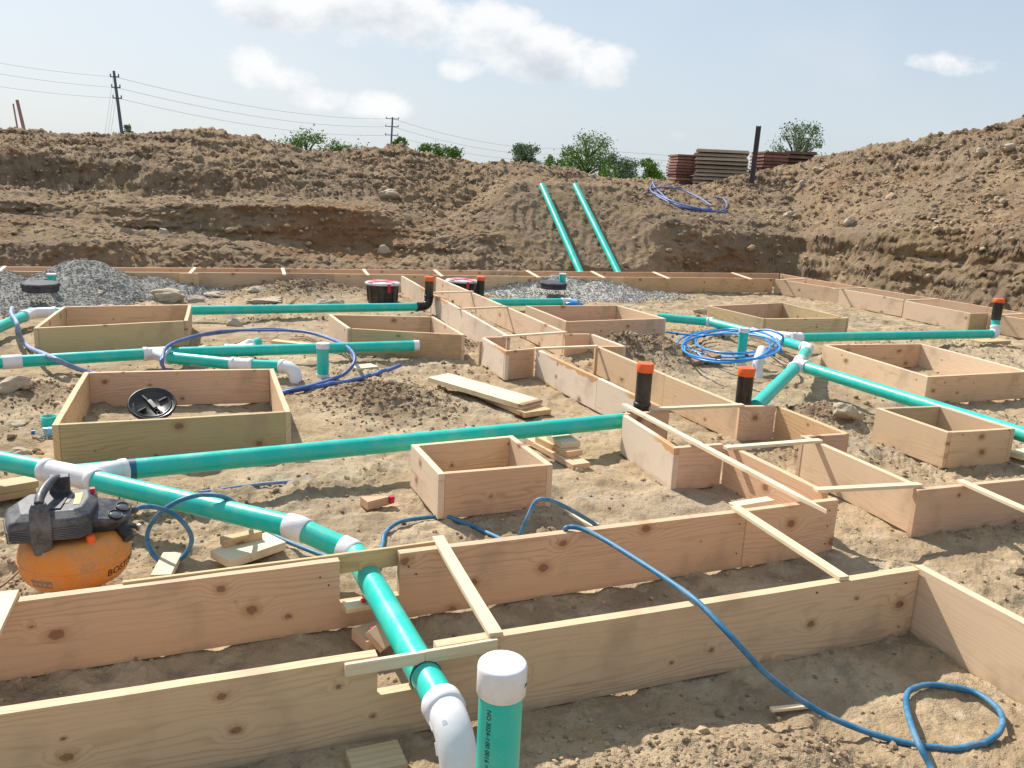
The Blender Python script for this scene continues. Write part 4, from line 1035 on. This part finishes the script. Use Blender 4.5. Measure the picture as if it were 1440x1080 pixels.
# coil on the far bank
t0 = PR(965, 285, 17.5)
t = thing('tubing_coil', (t0.x, t0.y, gz(t0.x, t0.y)), 'dark blue tubing coil thrown on top of the earth bank below the panel stacks', 'tubing')
for k, L in enumerate(([(919, 259), (914, 268), (922, 277), (940, 287), (962, 296), (990, 300), (1012, 300), (1022, 293), (1018, 284), (1002, 280)], [(917, 260), (921, 268), (935, 282), (950, 292), (975, 299), (1000, 299)], [(915, 272), (930, 270), (955, 272), (980, 283), (1000, 296)], [(920, 280), (945, 292), (985, 303), (1020, 308)])):
    hose('strand', [bank_pt(x, y, .05+.03*k) for x, y in L], .02, M_NAVY, None, None, parent=t, ground=True, n=6)

# string line in the right foreground trench
a = P(1283, 757, .03); b = P(1345, 785, .01)

# ------------------------------------------------------------------ rocks
def rock(px, py, wpx, hpx, label, seed, flat=None, z=0, rho=None):
    q = P(px, py+hpx*.35, z) if rho is None else bank_pt(px, py+hpx*.3, 0)
    dep = (q-CAM).dot(CF); w = wpx/2*dep/F; h = hpx/2*dep/F*1.05
    V, Fc = ico(3, seed, .02); rs = np.random.RandomState(seed)
    a = rs.rand()*.6-.3
    n = .20*np.array([fbm(np.array([v[0]*1.3+seed]), np.array([v[1]*1.3+v[2]*1.7]), 3)[0] for v in V])
    V = V*(1+n)[:, None]; V = V*[w, w*.75, h]
    Rz = np.array([[math.cos(a), -math.sin(a), 0], [math.sin(a), math.cos(a), 0], [0, 0, 1]]); V = V@Rz.T
    zz = gz(q.x, q.y)
    me = np_mesh('rock', V, Fc, False); o = link('rock', me, M_ROCK, matrix=Matrix.Translation((q.x, q.y, max(zz, q.z if rho else zz)+h*(.2 if rho else .42))))
    return tag(o, label, 'rock', 'loose rocks')
rock(135, 405, 30, 20, 'rounded buff rock half sunk in the gravel pile', 1, z=.12)
rock(143, 424, 38, 12, 'flat buff rock at the front foot of the gravel pile', 2, z=.05)
rock(236, 416, 56, 22, 'broad flat slab at the right foot of the gravel pile', 3)
rock(275, 420, 26, 14, 'small angular slab right of the broad flat slab', 4)
rock(371, 405, 52, 9, 'thin flat slab lying raised in front of the far form', 5, z=.2)
rock(363, 412, 30, 10, 'dark block under the thin flat slab', 6)
rock(298, 413, 36, 10, 'long low rock at the base of the far form', 21)
rock(387, 422, 26, 8, 'flat chip of rock behind the far green pipe', 7)
rock(452, 416, 26, 16, 'angular rock on the rubble left of the sump drum', 8, z=.1)
rock(473, 418, 24, 14, 'rounded rock on the rubble beside the sump drum', 9, z=.08)
rock(20, 553, 46, 30, 'half-buried grey boulder left of the big pad form', 10)
rock(24, 592, 34, 14, 'grey stone on the soil at the left edge', 11)
rock(30, 633, 32, 12, 'flat stone above the main green pipe at the left edge', 22)
rock(330, 452, 24, 16, 'pale stone just below the far green pipe', 12)
rock(1185, 590, 44, 30, 'grey boulder in the soil left of the small right-hand pad form', 13)
rock(1205, 595, 20, 18, 'smaller rock touching the grey boulder', 14)
rock(886, 493, 22, 16, 'pale grey rock at the foot of the soil heap right of the trench', 15, z=.05)
rock(985, 437, 24, 14, 'round rock behind the green pipe left of the far right pad form', 16)
rock(813, 661, 14, 7, 'small stone beside the offcut prop', 17)
rock(548, 272, 34, 16, 'pale rock high on the spoil bank left of the leaning pipes', 18, rho=1)
rock(541, 350, 20, 16, 'angular pale rock at the foot of the dark cut face', 19, rho=1)
rock(230, 325, 22, 16, 'brown boulder on the left earth ledge', 20, rho=1)
rock(200, 327, 20, 14, 'darker boulder left of the brown boulder on the ledge', 23, rho=1)
rock(1195, 310, 20, 18, 'grey rounded boulder in the right bank', 24, rho=1)
rock(1378, 213, 20, 14, 'pale boulder near the top of the right spoil heap', 25, rho=1)
rock(1420, 205, 30, 12, 'long buff boulder at the top right of the spoil heap', 26, rho=1)
rock(1152, 237, 20, 10, 'buff rock beside the panel stacks', 27, rho=1)
rock(1128, 256, 14, 9, 'small pale rock on the slope below the panel stacks', 28, rho=1)
rock(1108, 300, 18, 13, 'pale egg-shaped rock low on the right bank slope', 29, rho=1)

# ------------------------------------------------------------------ compressor
def compressor():
    c = P(107, 792, .16); c.z = gz(c.x, c.y); gx, gy = c.x, c.y
    t = thing('air_compressor', (gx, gy, c.z), 'dusty orange pancake air compressor with a charcoal motor housing behind the second form wall', 'air compressor')
    yaw = math.atan2(c.x, c.y)
    R0 = Matrix.Translation((gx, gy, c.z)) @ Matrix.Rotation(-yaw, 4, 'Z') @ Matrix.Translation((0, 0, .03)) @ Matrix.Scale(.865, 4)      # local x = photo right, y = away
    R = .256; zc = .20; hh = .122
    prof = []
    for i in range(25):
        a = -math.pi/2+math.pi*i/24; r = R-.10+.10*math.cos(a) if True else 0
        prof.append((R-.10+.10*max(0, math.cos(a))**.7, zc+hh*math.sin(a)))
    prof = [(.01, zc-hh-.004), (.08, zc-hh-.002)]+prof+[(.08, zc+hh+.006), (.01, zc+hh+.008)]
    mb = MB(); mb.lathe(prof, 64, R0); tank = mb.build('tank', M_TANK, t)
    mb = MB(); mb.lathe([(R+.0002, zc-.006), (R+.0022, zc-.004), (R+.0022, zc+.004), (R+.0002, zc+.006)], 64, R0); mb.build('weld_seam', M_TANK, tank)
    for a in (.5, 2.6, 4.7):
        mb = MB(); q = R0 @ Vector((.17*math.cos(a), .17*math.sin(a), 0)); mb.tube([q, q+Vector((0, 0, .075))], [.026, .02], 14); mb.build('foot', M_SLAT, t)
    # lettering on the tank
    me = text_mesh('BOSTITCH', .054, .0006)
    ca = -1.02
    for v in me.vertices:
        x = v.co.x; zl = zc-.060+v.co.y*.95+x*.05; s = max(-1, min(1, (zl-zc)/hh)); rr = (R-.10)+.10*(1-s*s)**.35+.0012+v.co.z
        a = ca+x/R*1.0; v.co = R0 @ Vector((rr*math.cos(a), rr*math.sin(a), zl))
    link('lettering', me, M_INK, tank)
    mb = MB(); vs = []; fs = []
    for i in range(9):
        a = -2.45+i*.055
        for zl in (zc-.075, zc-.035):
            s = (zl-zc)/hh; rr = (R-.10)+.10*(1-s*s)**.35+.0012; vs.append(R0 @ Vector((rr*math.cos(a), rr*math.sin(a), zl)))
    for i in range(8): fs.append((2*i, 2*i+2, 2*i+3, 2*i+1))
    mb.add(vs, fs); mb.build('sticker', M_GREYL, tank)
    # housing : chamfered block, lower part carries the grille
    z0, z1, z2 = .345, .425, .48
    base = [(-.27, -.16), (.02, -.19), (.075, -.15), (.12, .02), (.12, .17), (-.22, .19), (-.29, .05)]
    def ring(k, z, dx=0, dy=0): return [(x*k+dx, y*k+dy, z) for x, y in base]
    n = len(base); lv = [ring(.94, z0), ring(1.0, z0+.02), ring(1.0, z1-.012), ring(1.01, z1), ring(.97, z1+.025), ring(.80, z2-.006, -.01, .01), ring(.76, z2, -.01, .01)]
    vs = [v for L in lv for v in L]; fs = [tuple(range(n-1, -1, -1)), tuple((len(lv)-1)*n+i for i in range(n))]
    for k in range(len(lv)-1):
        for i in range(n): j = (i+1) % n; fs.append((k*n+i, k*n+j, (k+1)*n+j, (k+1)*n+i))
    mb = MB(); mb.add(vs, fs, False, R0); hs = mb.build('motor_housing', M_BODY, t)
    bv = hs.modifiers.new('bevel', 'BEVEL'); bv.width = .008; bv.segments = 2; bv.limit_method = 'ANGLE'
    # raised panel on top
    mb = MB(); mb.prism([(-.17, -.10), (-.05, -.115), (.0, .10), (-.13, .11)], z2+.001, z2+.008, R0); mb.build('top_panel', M_BODY, hs)
    # grille slats round the front
    mb = MB()
    for k in range(7):
        z = z0+.014+k*.0085; pts = []
        for (x, y) in base[6:]+base[:3]: pts.append(R0 @ Vector((x*1.02, y*1.02, z)))
        mb.tube(pts, .0026, 6)
    g = mb.build('grille', M_GRILLE, hs)
    # handle : broad strap up the front, round bar over the top, down the back
    mb = MB()
    S = [(-.135, -.172, .285), (-.135, -.182, .34), (-.137, -.186, .43), (-.138, -.165, .505), (-.137, -.15, .535)]
    wd = [.036, .044, .046, .042, .030]; vs = []; fs = []
    for (x, y, z), w in zip(S, wd): vs += [(x-w, y-.012, z), (x+w, y-.012, z), (x+w, y+.014, z), (x-w, y+.014, z)]
    for k in range(len(S)-1):
        for i in range(4): j = (i+1) % 4; fs.append((k*4+i, k*4+j, (k+1)*4+j, (k+1)*4+i))
    fs += [(3, 2, 1, 0), (16, 17, 18, 19)]
    mb.add(vs, fs, False, R0)
    H_ = [R0 @ Vector(v) for v in ((-.137, -.15, .53), (-.13, -.10, .55), (-.11, -.02, .562), (-.075, .08, .566), (-.055, .13, .555))]
    mb.tube(catmull(H_, 5), .019, 14)
    mb.box((-.095, .10, .46), (.0, .16, .57), R0 @ Matrix.Rotation(-.0, 4, 'Z'))
    ho = mb.build('handle', M_BODY, t); bv = ho.modifiers.new('bevel', 'BEVEL'); bv.width = .006; bv.segments = 2; bv.limit_method = 'ANGLE'
    mb = MB(); mb.tube([R0 @ Vector((-.135, -.175, .30)), R0 @ Vector((-.115, -.195, .265)), R0 @ Vector((-.10, -.205, .24))], .009, 10); mb.build('mounting_bolt', M_METAL, t)
    # stickers and switch on the sloping right shoulder
    def quad(name, pts, mat, par):
        mb = MB(); mb.add([R0 @ Vector(q) for q in pts], [(0, 1, 2, 3)], False); return mb.build(name, mat, par)
    quad('yellow_sticker', [(.005, -.07, z2+.002), (.035, -.07, z2+.002), (.055, .09, z2+.002), (.02, .09, z2+.002)], M_YEL, hs)
    quad('faded_sticker', [(-.04, -.04, z2+.0025), (-.012, -.04, z2+.0025), (.012, .07, z2+.0025), (-.015, .07, z2+.0025)], M_GREYL, hs)
    mb = MB(); mb.box((.086, .095, z2-.012), (.108, .125, z2+.012), R0); mb.build('switch', M_RED, hs)
    # control panel with two gauges, sloping to the right
    MP = R0 @ Matrix.Translation((.165, -.005, .385)) @ Matrix.Rotation(.25, 4, 'Y') @ Matrix.Rotation(.30, 4, 'X')
    mb = MB(); mb.prism([(-.095, -.10), (.045, -.085), (.095, -.03), (.105, .06), (.06, .10), (-.095, .10)], -.055, .028, MP)
    cp_ = mb.build('control_panel', M_BODY, t); bv = cp_.modifiers.new('bevel', 'BEVEL'); bv.width = .012; bv.segments = 2; bv.limit_method = 'ANGLE'
    for (x, y) in ((.02, -.045), (.055, .025)):
        mb = MB(); mb.lathe([(.034, .026), (.034, .038), (.030, .040), (.029, .034), (.002, .034)], 28, MP @ Matrix.Translation((x, y, 0))); gg = mb.build('gauge', M_SLAT, cp_)
        mb = MB(); mb.lathe([(.0285, .0345), (.027, .036), (.002, .0365)], 28, MP @ Matrix.Translation((x, y, 0))); o_ = mb.build('dial', M_DIAL, cp_)
    mb = MB(); mb.tube([MP @ Vector((.06, -.06, -.03)), MP @ Vector((.085, -.10, -.04)), MP @ Vector((.087, -.103, -.04)), MP @ Vector((.10, -.125, -.045))], [.03, .03, .024, .024], 16); mb.build('regulator_knob', M_SLAT, cp_)
    mb = MB(); mb.tube([MP @ Vector((.09, -.03, -.03)), MP @ Vector((.135, -.045, -.03)), MP @ Vector((.137, -.045, -.03)), MP @ Vector((.15, -.05, -.03))], [.012, .012, .017, .017], 12); mb.build('outlet_fitting', M_METAL, cp_)
    hend = P(183, 719, .33)
    mb = MB(); mb.tube(catmull([MP @ Vector((.085, .05, -.01)), MP @ Vector((.12, .055, .0)), hend+Vector((-.02, 0, -.004)), hend+Vector((.015, 0, .003))], 4), .0165, 12); mb.build('hose_connector', M_BODY, cp_)
    mb = MB(); mb.tube([R0 @ Vector((.07, -.17, .30)), R0 @ Vector((.07, -.17, .35))], [.022, .016], 10); mb.build('drain_cap', M_ORANGE, t)
compressor()
hose('brown_cord', [(-30, 845, .02), (5, 822, .03), (30, 800, .02)], .006, M_OLD, 'thin brown cord on the soil left of the compressor', 'cord')

# ------------------------------------------------------------------ beyond the pit: panel stacks, post, posts, poles, wires, trees
def panel_mat(name, a, b):
    m = NT(name); g = m.n('ShaderNodeNewGeometry'); r = m.rnd()
    n = m.noise(m.coord('Object'), 3, 5, .7)
    c = m.mix(m.ramp(m.math('ADD', m.math('MULTIPLY', n, .7), m.math('MULTIPLY', r, .45)), .3, .85), a, b)
    return m.out(c, .85, None, .2)
M_PRED = panel_mat('rust_red_panel', (.19, .09, .072), (.33, .18, .14))
M_PTAN = panel_mat('weathered_tan_panel', (.34, .26, .19), (.52, .43, .33))
M_PEDGE = panel_mat('brown_panel', (.18, .105, .085), (.36, .26, .20))
def nth(i, n):
    o = ['topmost', 'second', 'third', 'fourth', 'fifth', 'sixth', 'seventh', 'eighth', 'ninth', 'tenth', 'eleventh', 'twelfth', 'thirteenth', 'fourteenth', 'fifteenth', 'sixteenth', 'seventeenth', 'eighteenth', 'nineteenth']
    return o[i] if i else 'topmost'
def stack(px0, px1, pyt, pyb, dep, depth, n, mat, desc, yaw, frame=True):
    a = PD(px0, pyb, dep); b = PD(px1, pyb, dep); w = (b-a).length; zt = PD((px0+px1)/2, pyt, dep).z
    zb = PD((px0+px1)/2, pyb, dep).z-.12-.45; n = int(n*1.4); c = (a+b)/2; ph = (zt-zb)/n
    base = None
    for i in range(n):
        z = zb+(n-1-i)*ph
        mb = MB(); th = ph*.62
        mb.box((-w/2+.02, -depth/2+.02, -ph*.30), (w/2-.02, depth/2-.02, th*.66))
        if frame:
            for s in (-1, 1):
                mb.box((-w/2-.012, s*depth/2-.03, -.004), (w/2+.012, s*depth/2+.03, th)); mb.box((s*w/2-.03, -depth/2-.015, -.002), (s*w/2+.03, depth/2+.015, th*.97))
        else:
            for k in range(5): mb.box((-w/2-.003, -depth/2+k*depth/4-.05, -ph*.32), (w/2+.003, -depth/2+k*depth/4+.03, .004))
        o = mb.build('panel', mat)
        o.location = (c.x+random.uniform(-.03, .03)+CF.x*depth*.5, c.y+random.uniform(-.03, .03)+CF.y*depth*.5, z); o.rotation_euler = (random.uniform(-.008, .008), random.uniform(-.008, .008), -YAW*-1+yaw+random.uniform(-.03, .03))
        tag(o, '%s%s panel in %s' % (nth(i, n), ' from the top' if i else '', desc), 'panel', 'stacked shuttering panels')
stack(946, 975, 216, 262, 25.5, .9, 13, M_PRED, 'the leftmost rust-red stack', .15)
stack(983, 1056, 208, 258, 25, 1.6, 10, M_PTAN, 'the pale tan stack left of the steel post', -.22, False)
stack(1066, 1100, 212, 256, 25.8, .9, 11, M_PRED, 'the rust-red stack right of the steel post', .2)
stack(1104, 1149, 210, 252, 26.5, 1.2, 9, M_PEDGE, 'the brown stack in front of the tree', -.15, False)
stack(1150, 1176, 217, 252, 28, 1.0, 6, M_PRED, 'the low rightmost stack half sunk behind the spoil', .1)
a = PD(1058, 250, 23.0); b = PD(1067, 177.5, 23.0); mb = MB(); d = (b-a).normalized()
mb.box((-.055, -.012, -.15), (.055, .012, (b-a).length)); 
for s in (-1, 1): mb.box((s*.055-.010, -.06, -.15), (s*.055+.010, .06, (b-a).length-.003))
o = mb.build('steel_post', M_STEEL); o.matrix_world = Matrix.Translation(a) @ d.to_track_quat('Z', 'Y').to_matrix().to_4x4()
tag(o, 'dark steel post leaning in front of the panel stacks', 'steel post')
for (x0, y0, x1, y1, lab, rr) in ((27, 186, 18.5, 146, 'thinner of two leaning wooden posts on the left spoil crest', .022), (37, 188, 24, 141, 'thicker pinkish of two leaning wooden posts on the left spoil crest', .045)):
    a = PD(x0, y0+8, 24); b = PD(x1, y1, 24); mb = MB(); mb.tube([a, lerp(a, b, .5), b], [rr*1.05, rr, rr*.95], 10)
    tag(mb.build('leaning_post', M_POST), lab, 'post', 'leaning posts on the spoil crest')

def pole(px0, py0, px1, py1, dep, rad, label, arms=(), arml=1.2):
    top = PD(px0, py0, dep); bot = PD(px1, py1, dep); d = (bot-top).normalized(); bot = top+d*((top.z-1.0)/-d.z)
    t = thing('utility_pole', bot, label, 'utility pole', 'utility poles along the power line')
    mb = MB(); mb.tube([bot, top], [rad*1.3, rad*.8], 12); mb.build('pole_shaft', M_POLE, t)
    pts = []
    for y in arms:
        q = PD(px0+(px1-px0)*(y-py0)/(py1-py0), y, dep)
        u = Vector((CR.x, CR.y, 0)).normalized()
        if arml: 
            mb = MB(); mb.tube([q-u*arml/2, q+u*arml/2], rad*.45, 6); mb.tube([q-u*arml*.48, q-u*arml*.48+Vector((0, 0, .3))], rad*.4, 6); mb.tube([q+u*arml*.48, q+u*arml*.48+Vector((0, 0, .3))], rad*.4, 6); mb.build('crossarm', M_POLE, t)
        pts.append(q)
    return pts
p1 = pole(160, 100, 172, 192, 90, .16, 'tall leaning utility pole on the left with guy wires', (108, 123, 138), .9)
p2 = pole(552, 165, 549.5, 215, 145, .17, 'distant utility pole with three crossarms in the middle of the skyline', (167, 178, 190), 2.2)
p3 = pole(799, 205, 797, 240, 205, .2, 'farthest utility pole beside the largest tree on the skyline', (208, 216, 224), 1.6)
def wire(a, b, sag, r, label):
    pts = [lerp(a, b, i/14)-Vector((0, 0, 4*sag*(i/14)*(1-i/14))) for i in range(15)]
    mb = MB(); mb.tube(pts, r, 5); tag(mb.build('power_wire', M_WIRE), label, 'power wire', 'power line wires')
nm = ['top', 'middle', 'bottom']
p0 = [PD(-330, y, 62) for y in (12, 28, 52)]; p4 = [PD(1500, y, 300) for y in (232, 238, 244)]
for i in range(3):
    wire(p0[i], p1[i], .8, .013, '%s power wire left of the tall leaning pole' % nm[i])
    wire(p1[i], p2[i], 1.2, .02, '%s power wire between the tall leaning pole and the three-arm pole' % nm[i])
    wire(p2[i], p3[i], 1.6, .026, '%s power wire between the three-arm pole and the farthest pole' % nm[i])
    wire(p3[i], p4[i], 2.0, .035, '%s power wire right of the farthest pole' % nm[i])
for i, (x, y, xb) in enumerate(((159, 108, 146), (161, 123, 150), (163, 138, 154))):
    a = PD(x, y, 90); b = PD(xb, 200, 88); mb = MB(); mb.tube([a, b], .014, 5)
    tag(mb.build('guy_wire', M_WIRE), '%s guy wire anchoring the tall leaning pole' % ['longest', 'middle', 'shortest'][i], 'guy wire', 'guy wires of the tall pole')

def leaf_mat(name, a, b):
    m = NT(name); g = m.n('ShaderNodeNewGeometry')
    c = m.mix(g.outputs['Random Per Island'], a, b); m.out(c, .7, None, .2)
    return m.m
M_LEAF = leaf_mat('leaf_green', (.09, .17, .035), (.24, .34, .09))
M_LEAF2 = leaf_mat('leaf_grey_green', (.11, .16, .08), (.25, .31, .18))
M_LEAF3 = leaf_mat('leaf_bright', (.10, .20, .025), (.25, .36, .07))
M_BARK = plastic('bark', (.09, .07, .055), .9, .1)
def tree(px, pyt, pyb, wpx, dep, mat, label, seed, dens=1.0, sparse=False, group='trees beyond the spoil banks', kind='tree'):
    rs = np.random.RandomState(seed)
    top = PD(px, pyt, dep); z0 = 1.4; hgt = top.z-z0; w = wpx*dep/F/2*1.25; zc0 = PD(px, pyb, dep).z
    base = Vector((top.x, top.y, z0))
    t = thing(kind, base, label, kind.replace('_', ' '), group)
    mb = MB(); crown_lo = max(z0+hgt*.12, zc0-1.0)
    tips = []
    mb.tube([base-Vector((0, 0, .5)), base+Vector((.05*w, 0, hgt*.4)), base+Vector((-.03*w, .02*w, hgt*.85))], [hgt*.03+.05, hgt*.02+.03, .03], 8)
    ncl = int(26*dens)+6
    for k in range(ncl):
        a = rs.rand()*6.28; u = rs.rand()**.6; zz = crown_lo+(top.z-crown_lo)*(.05+.92*rs.rand()); f = (zz-crown_lo)/(top.z-crown_lo)
        rr = w*math.sqrt(max(.05, 1-(abs(f-.42)/.62)**2))*(.35+.65*u)
        tip = Vector((base.x+rr*math.cos(a), base.y+rr*math.sin(a), zz)); tips.append(tip)
        st = base+Vector((0, 0, max(.3, (zz-z0)*rs.uniform(.45, .75))))
        mb.tube([st, lerp(st, tip, .55)+Vector((0, 0, .06*w)), tip], [.02*hgt*.5+.02, .015*hgt*.5+.012, .012], 5)
    mb.build('trunk', M_BARK, t)
    V = []; Fc = []; ls = dep/F*2.9
    for tip in tips:
        cr = w*rs.uniform(.20, .40)*(1 if not sparse else .7); n = int((130 if not sparse else 80)*rs.uniform(.6, 1.3))
        for _ in range(n):
            o = rs.randn(3)*cr*.55*np.array([1, 1, .75]); c = np.array(tip)+o
            s = ls*rs.uniform(.5, 1.15); q = rs.randn(3); q /= np.linalg.norm(q); r_ = np.cross(q, rs.randn(3)); r_ /= np.linalg.norm(r_)
            b = len(V); V += [c-q*s*.6, c+r_*s*.36, c+q*s*.6, c-r_*s*.36]; Fc.append((b, b+1, b+2, b+3))
    me = np_mesh('crown', np.array(V), np.array(Fc), False); link('crown', me, mat, t)
tree(174, 174, 196, 16, 75, M_LEAF2, 'small bush peeking over the crest at the foot of the tall pole', 1, .5, kind='bush')
tree(430, 186, 214, 60, 70, M_LEAF, 'green bush behind the crest left of the three-arm pole', 2, 1, kind='bush')
tree(484, 199, 218, 50, 72, M_LEAF, 'low green bush beside the taller green bush left of the three-arm pole', 3, .8, kind='bush')
tree(563, 194, 214, 18, 80, M_LEAF3, 'bright yellow-green shoot at the foot of the three-arm pole', 4, .5, kind='bush')
tree(606, 203, 228, 32, 80, M_LEAF, 'round green bush behind the dip in the crest', 5, .8, kind='bush')
tree(630, 208, 228, 32, 84, M_LEAF, 'flat green bush right of the round bush in the dip', 6, .7, kind='bush')
tree(641, 204, 226, 14, 100, M_LEAF2, 'thin greyish sapling behind the flat green bush', 7, .4, True)
tree(740, 205, 228, 32, 110, M_LEAF2, 'lone rounded grey-green tree on the skyline', 8, 1)
tree(785, 215, 240, 26, 75, M_LEAF, 'dark green bush beside the farthest pole', 9, .7, kind='bush')
tree(827, 187, 242, 62, 70, M_LEAF, 'largest leafy tree on the skyline left of the panel stacks', 10, 1.7)
tree(872, 216, 246, 44, 80, M_LEAF2, 'grey-green tree right of the largest tree', 11, 1)
tree(857, 232, 248, 22, 66, M_LEAF3, 'bright bush in front of the grey-green tree', 12, .5, kind='bush')
tree(911, 223, 256, 26, 70, M_LEAF3, 'small pale green tree left of the panel stacks', 13, .7)
tree(925, 243, 262, 26, 72, M_LEAF, 'low green bush at the foot of the small pale green tree', 14, .6, kind='bush')
tree(1127, 176, 222, 66, 60, M_LEAF2, 'thin-leaved tree behind the panel stacks', 15, 1.5, True)

# ------------------------------------------------------------------ light and sky
SUN_EL = math.radians(44); sd = Vector((-.33, 1.0, 0)).normalized()      # towards the sun, ahead and to the left
sdir = Vector((sd.x*math.cos(SUN_EL), sd.y*math.cos(SUN_EL), math.sin(SUN_EL)))
L = bpy.data.lights.new('sun', 'SUN'); L.energy = 5.0; L.angle = math.radians(.6); L.color = (1, .95, .87)
lo = bpy.data.objects.new('sun', L); COL.objects.link(lo); lo.rotation_euler = sdir.to_track_quat('Z', 'Y').to_euler(); lo.location = (0, 0, 30)
w = bpy.data.worlds.new('World'); SC.world = w; w.use_nodes = True; nt = w.node_tree
bg = nt.nodes['Background']
class WN(NT):
    def __init__(s, t): s.t = t
k = WN(nt)
sky = k.n('ShaderNodeTexSky', sky_type='NISHITA'); sky.sun_disc = False; sky.sun_elevation = SUN_EL
sky.sun_rotation = math.atan2(sd.x, sd.y); sky.air_density = 1.0; sky.dust_density = 2.6; sky.ozone_density = 1.6; sky.altitude = 200
dirv = k.coord('Generated')
Fh = Vector((CF.x, CF.y, 0)).normalized(); Rh = Vector((Fh.y, -Fh.x, 0))
df = k.math('MAXIMUM', k.vmath('DOT_PRODUCT', dirv, tuple(Fh), 1), .05)
u = k.math('DIVIDE', k.vmath('DOT_PRODUCT', dirv, tuple(Rh), 1), df)
sz = k.n('ShaderNodeSeparateXYZ'); k.l(dirv, sz.inputs[0]); v = k.math('DIVIDE', sz.outputs[2], df)
cv = k.n('ShaderNodeCombineXYZ'); k.l(u, cv.inputs[0]); k.l(k.math('MULTIPLY', v, 1.5), cv.inputs[1])
def uv(px, py):
    d = ray(px, py); f = d.dot(Fh); return d.dot(Rh)/f, d.z/f
n1 = k.noise(cv.outputs[0], 7.0, 12, .60); n2 = k.noise(cv.outputs[0], 3.2, 3, .5)
BLOBS = [(470, 5, 150, 48, 1.05), (560, 26, 120, 58, 1.05), (400, -5, 100, 46, .9), (680, 44, 90, 50, 1.0), (760, 76, 105, 44, 1.05), (850, 88, 62, 36, .9), (650, 95, 45, 22, .7), (350, 98, 64, 34, .85), (395, 112, 60, 24, .7), (440, 136, 70, 20, .55), (530, 148, 55, 26, .6), (1320, 88, 80, 20, .62), (1385, 92, 45, 14, .5), (1000, 195, 60, 16, .3)]
def cover(vs):
    tot = None
    for (px, py, ax, ay, s_) in BLOBS:
        u0, v0 = uv(px, py)
        e = k.math('ADD', k.math('POWER', k.math('ABSOLUTE', k.math('MULTIPLY', k.math('SUBTRACT', u, u0), F/ax)), 2.), k.math('POWER', k.math('ABSOLUTE', k.math('MULTIPLY', k.math('SUBTRACT', vs, v0), F/ay)), 2.))
        e = k.math('MULTIPLY', k.math('MAXIMUM', k.math('SUBTRACT', 1.2, e), 0), s_)
        tot = e if tot is None else k.math('MAXIMUM', tot, e)
    return tot
tot = cover(v)
dens = k.math('ADD', k.math('MULTIPLY', tot, .66), k.math('MULTIPLY', k.math('SUBTRACT', n1, .53), 2.6))
mask = k.math('MULTIPLY', k.ramp(dens, .10, .58), k.ramp(tot, 0, .45))
# the sun stands above and beyond: where there is more cloud above, the underside is grey
cv2 = k.vmath('ADD', cv.outputs[0], (-.008, .030, 0)); n1b = k.noise(cv2, 7.0, 12, .60)
thick = k.math('ADD', k.math('MULTIPLY', cover(k.math('ADD', v, .020)), .66), k.math('MULTIPLY', k.math('SUBTRACT', n1b, .53), 2.6))
ccol = k.mix(k.ramp(thick, .30, 1.05), (7.3, 7.3, 7.3), (4.6, 5.0, 5.5))
haze = k.mix(k.ramp(v, -.02, .40, .80, .66), sky.outputs[0], k.mix(k.ramp(v, 0, .35), (5.0, 5.6, 6.1), (4.0, 4.9, 5.9)))
veil = k.mix(k.math('MULTIPLY', k.ramp(n2, .42, .75), .3), haze, (6.0, 6.2, 6.4))
full = k.mix(k.math('MULTIPLY', mask, .90), veil, ccol)
k.l(full, bg.inputs['Color']); bg.inputs['Strength'].default_value = .105
SC.view_settings.view_transform = 'Standard'; SC.view_settings.look = 'None'; SC.view_settings.gamma = 1; SC.view_settings.exposure = 0.40
SC.cycles.max_bounces = 6; SC.cycles.diffuse_bounces = 3; SC.cycles.transparent_max_bounces = 6
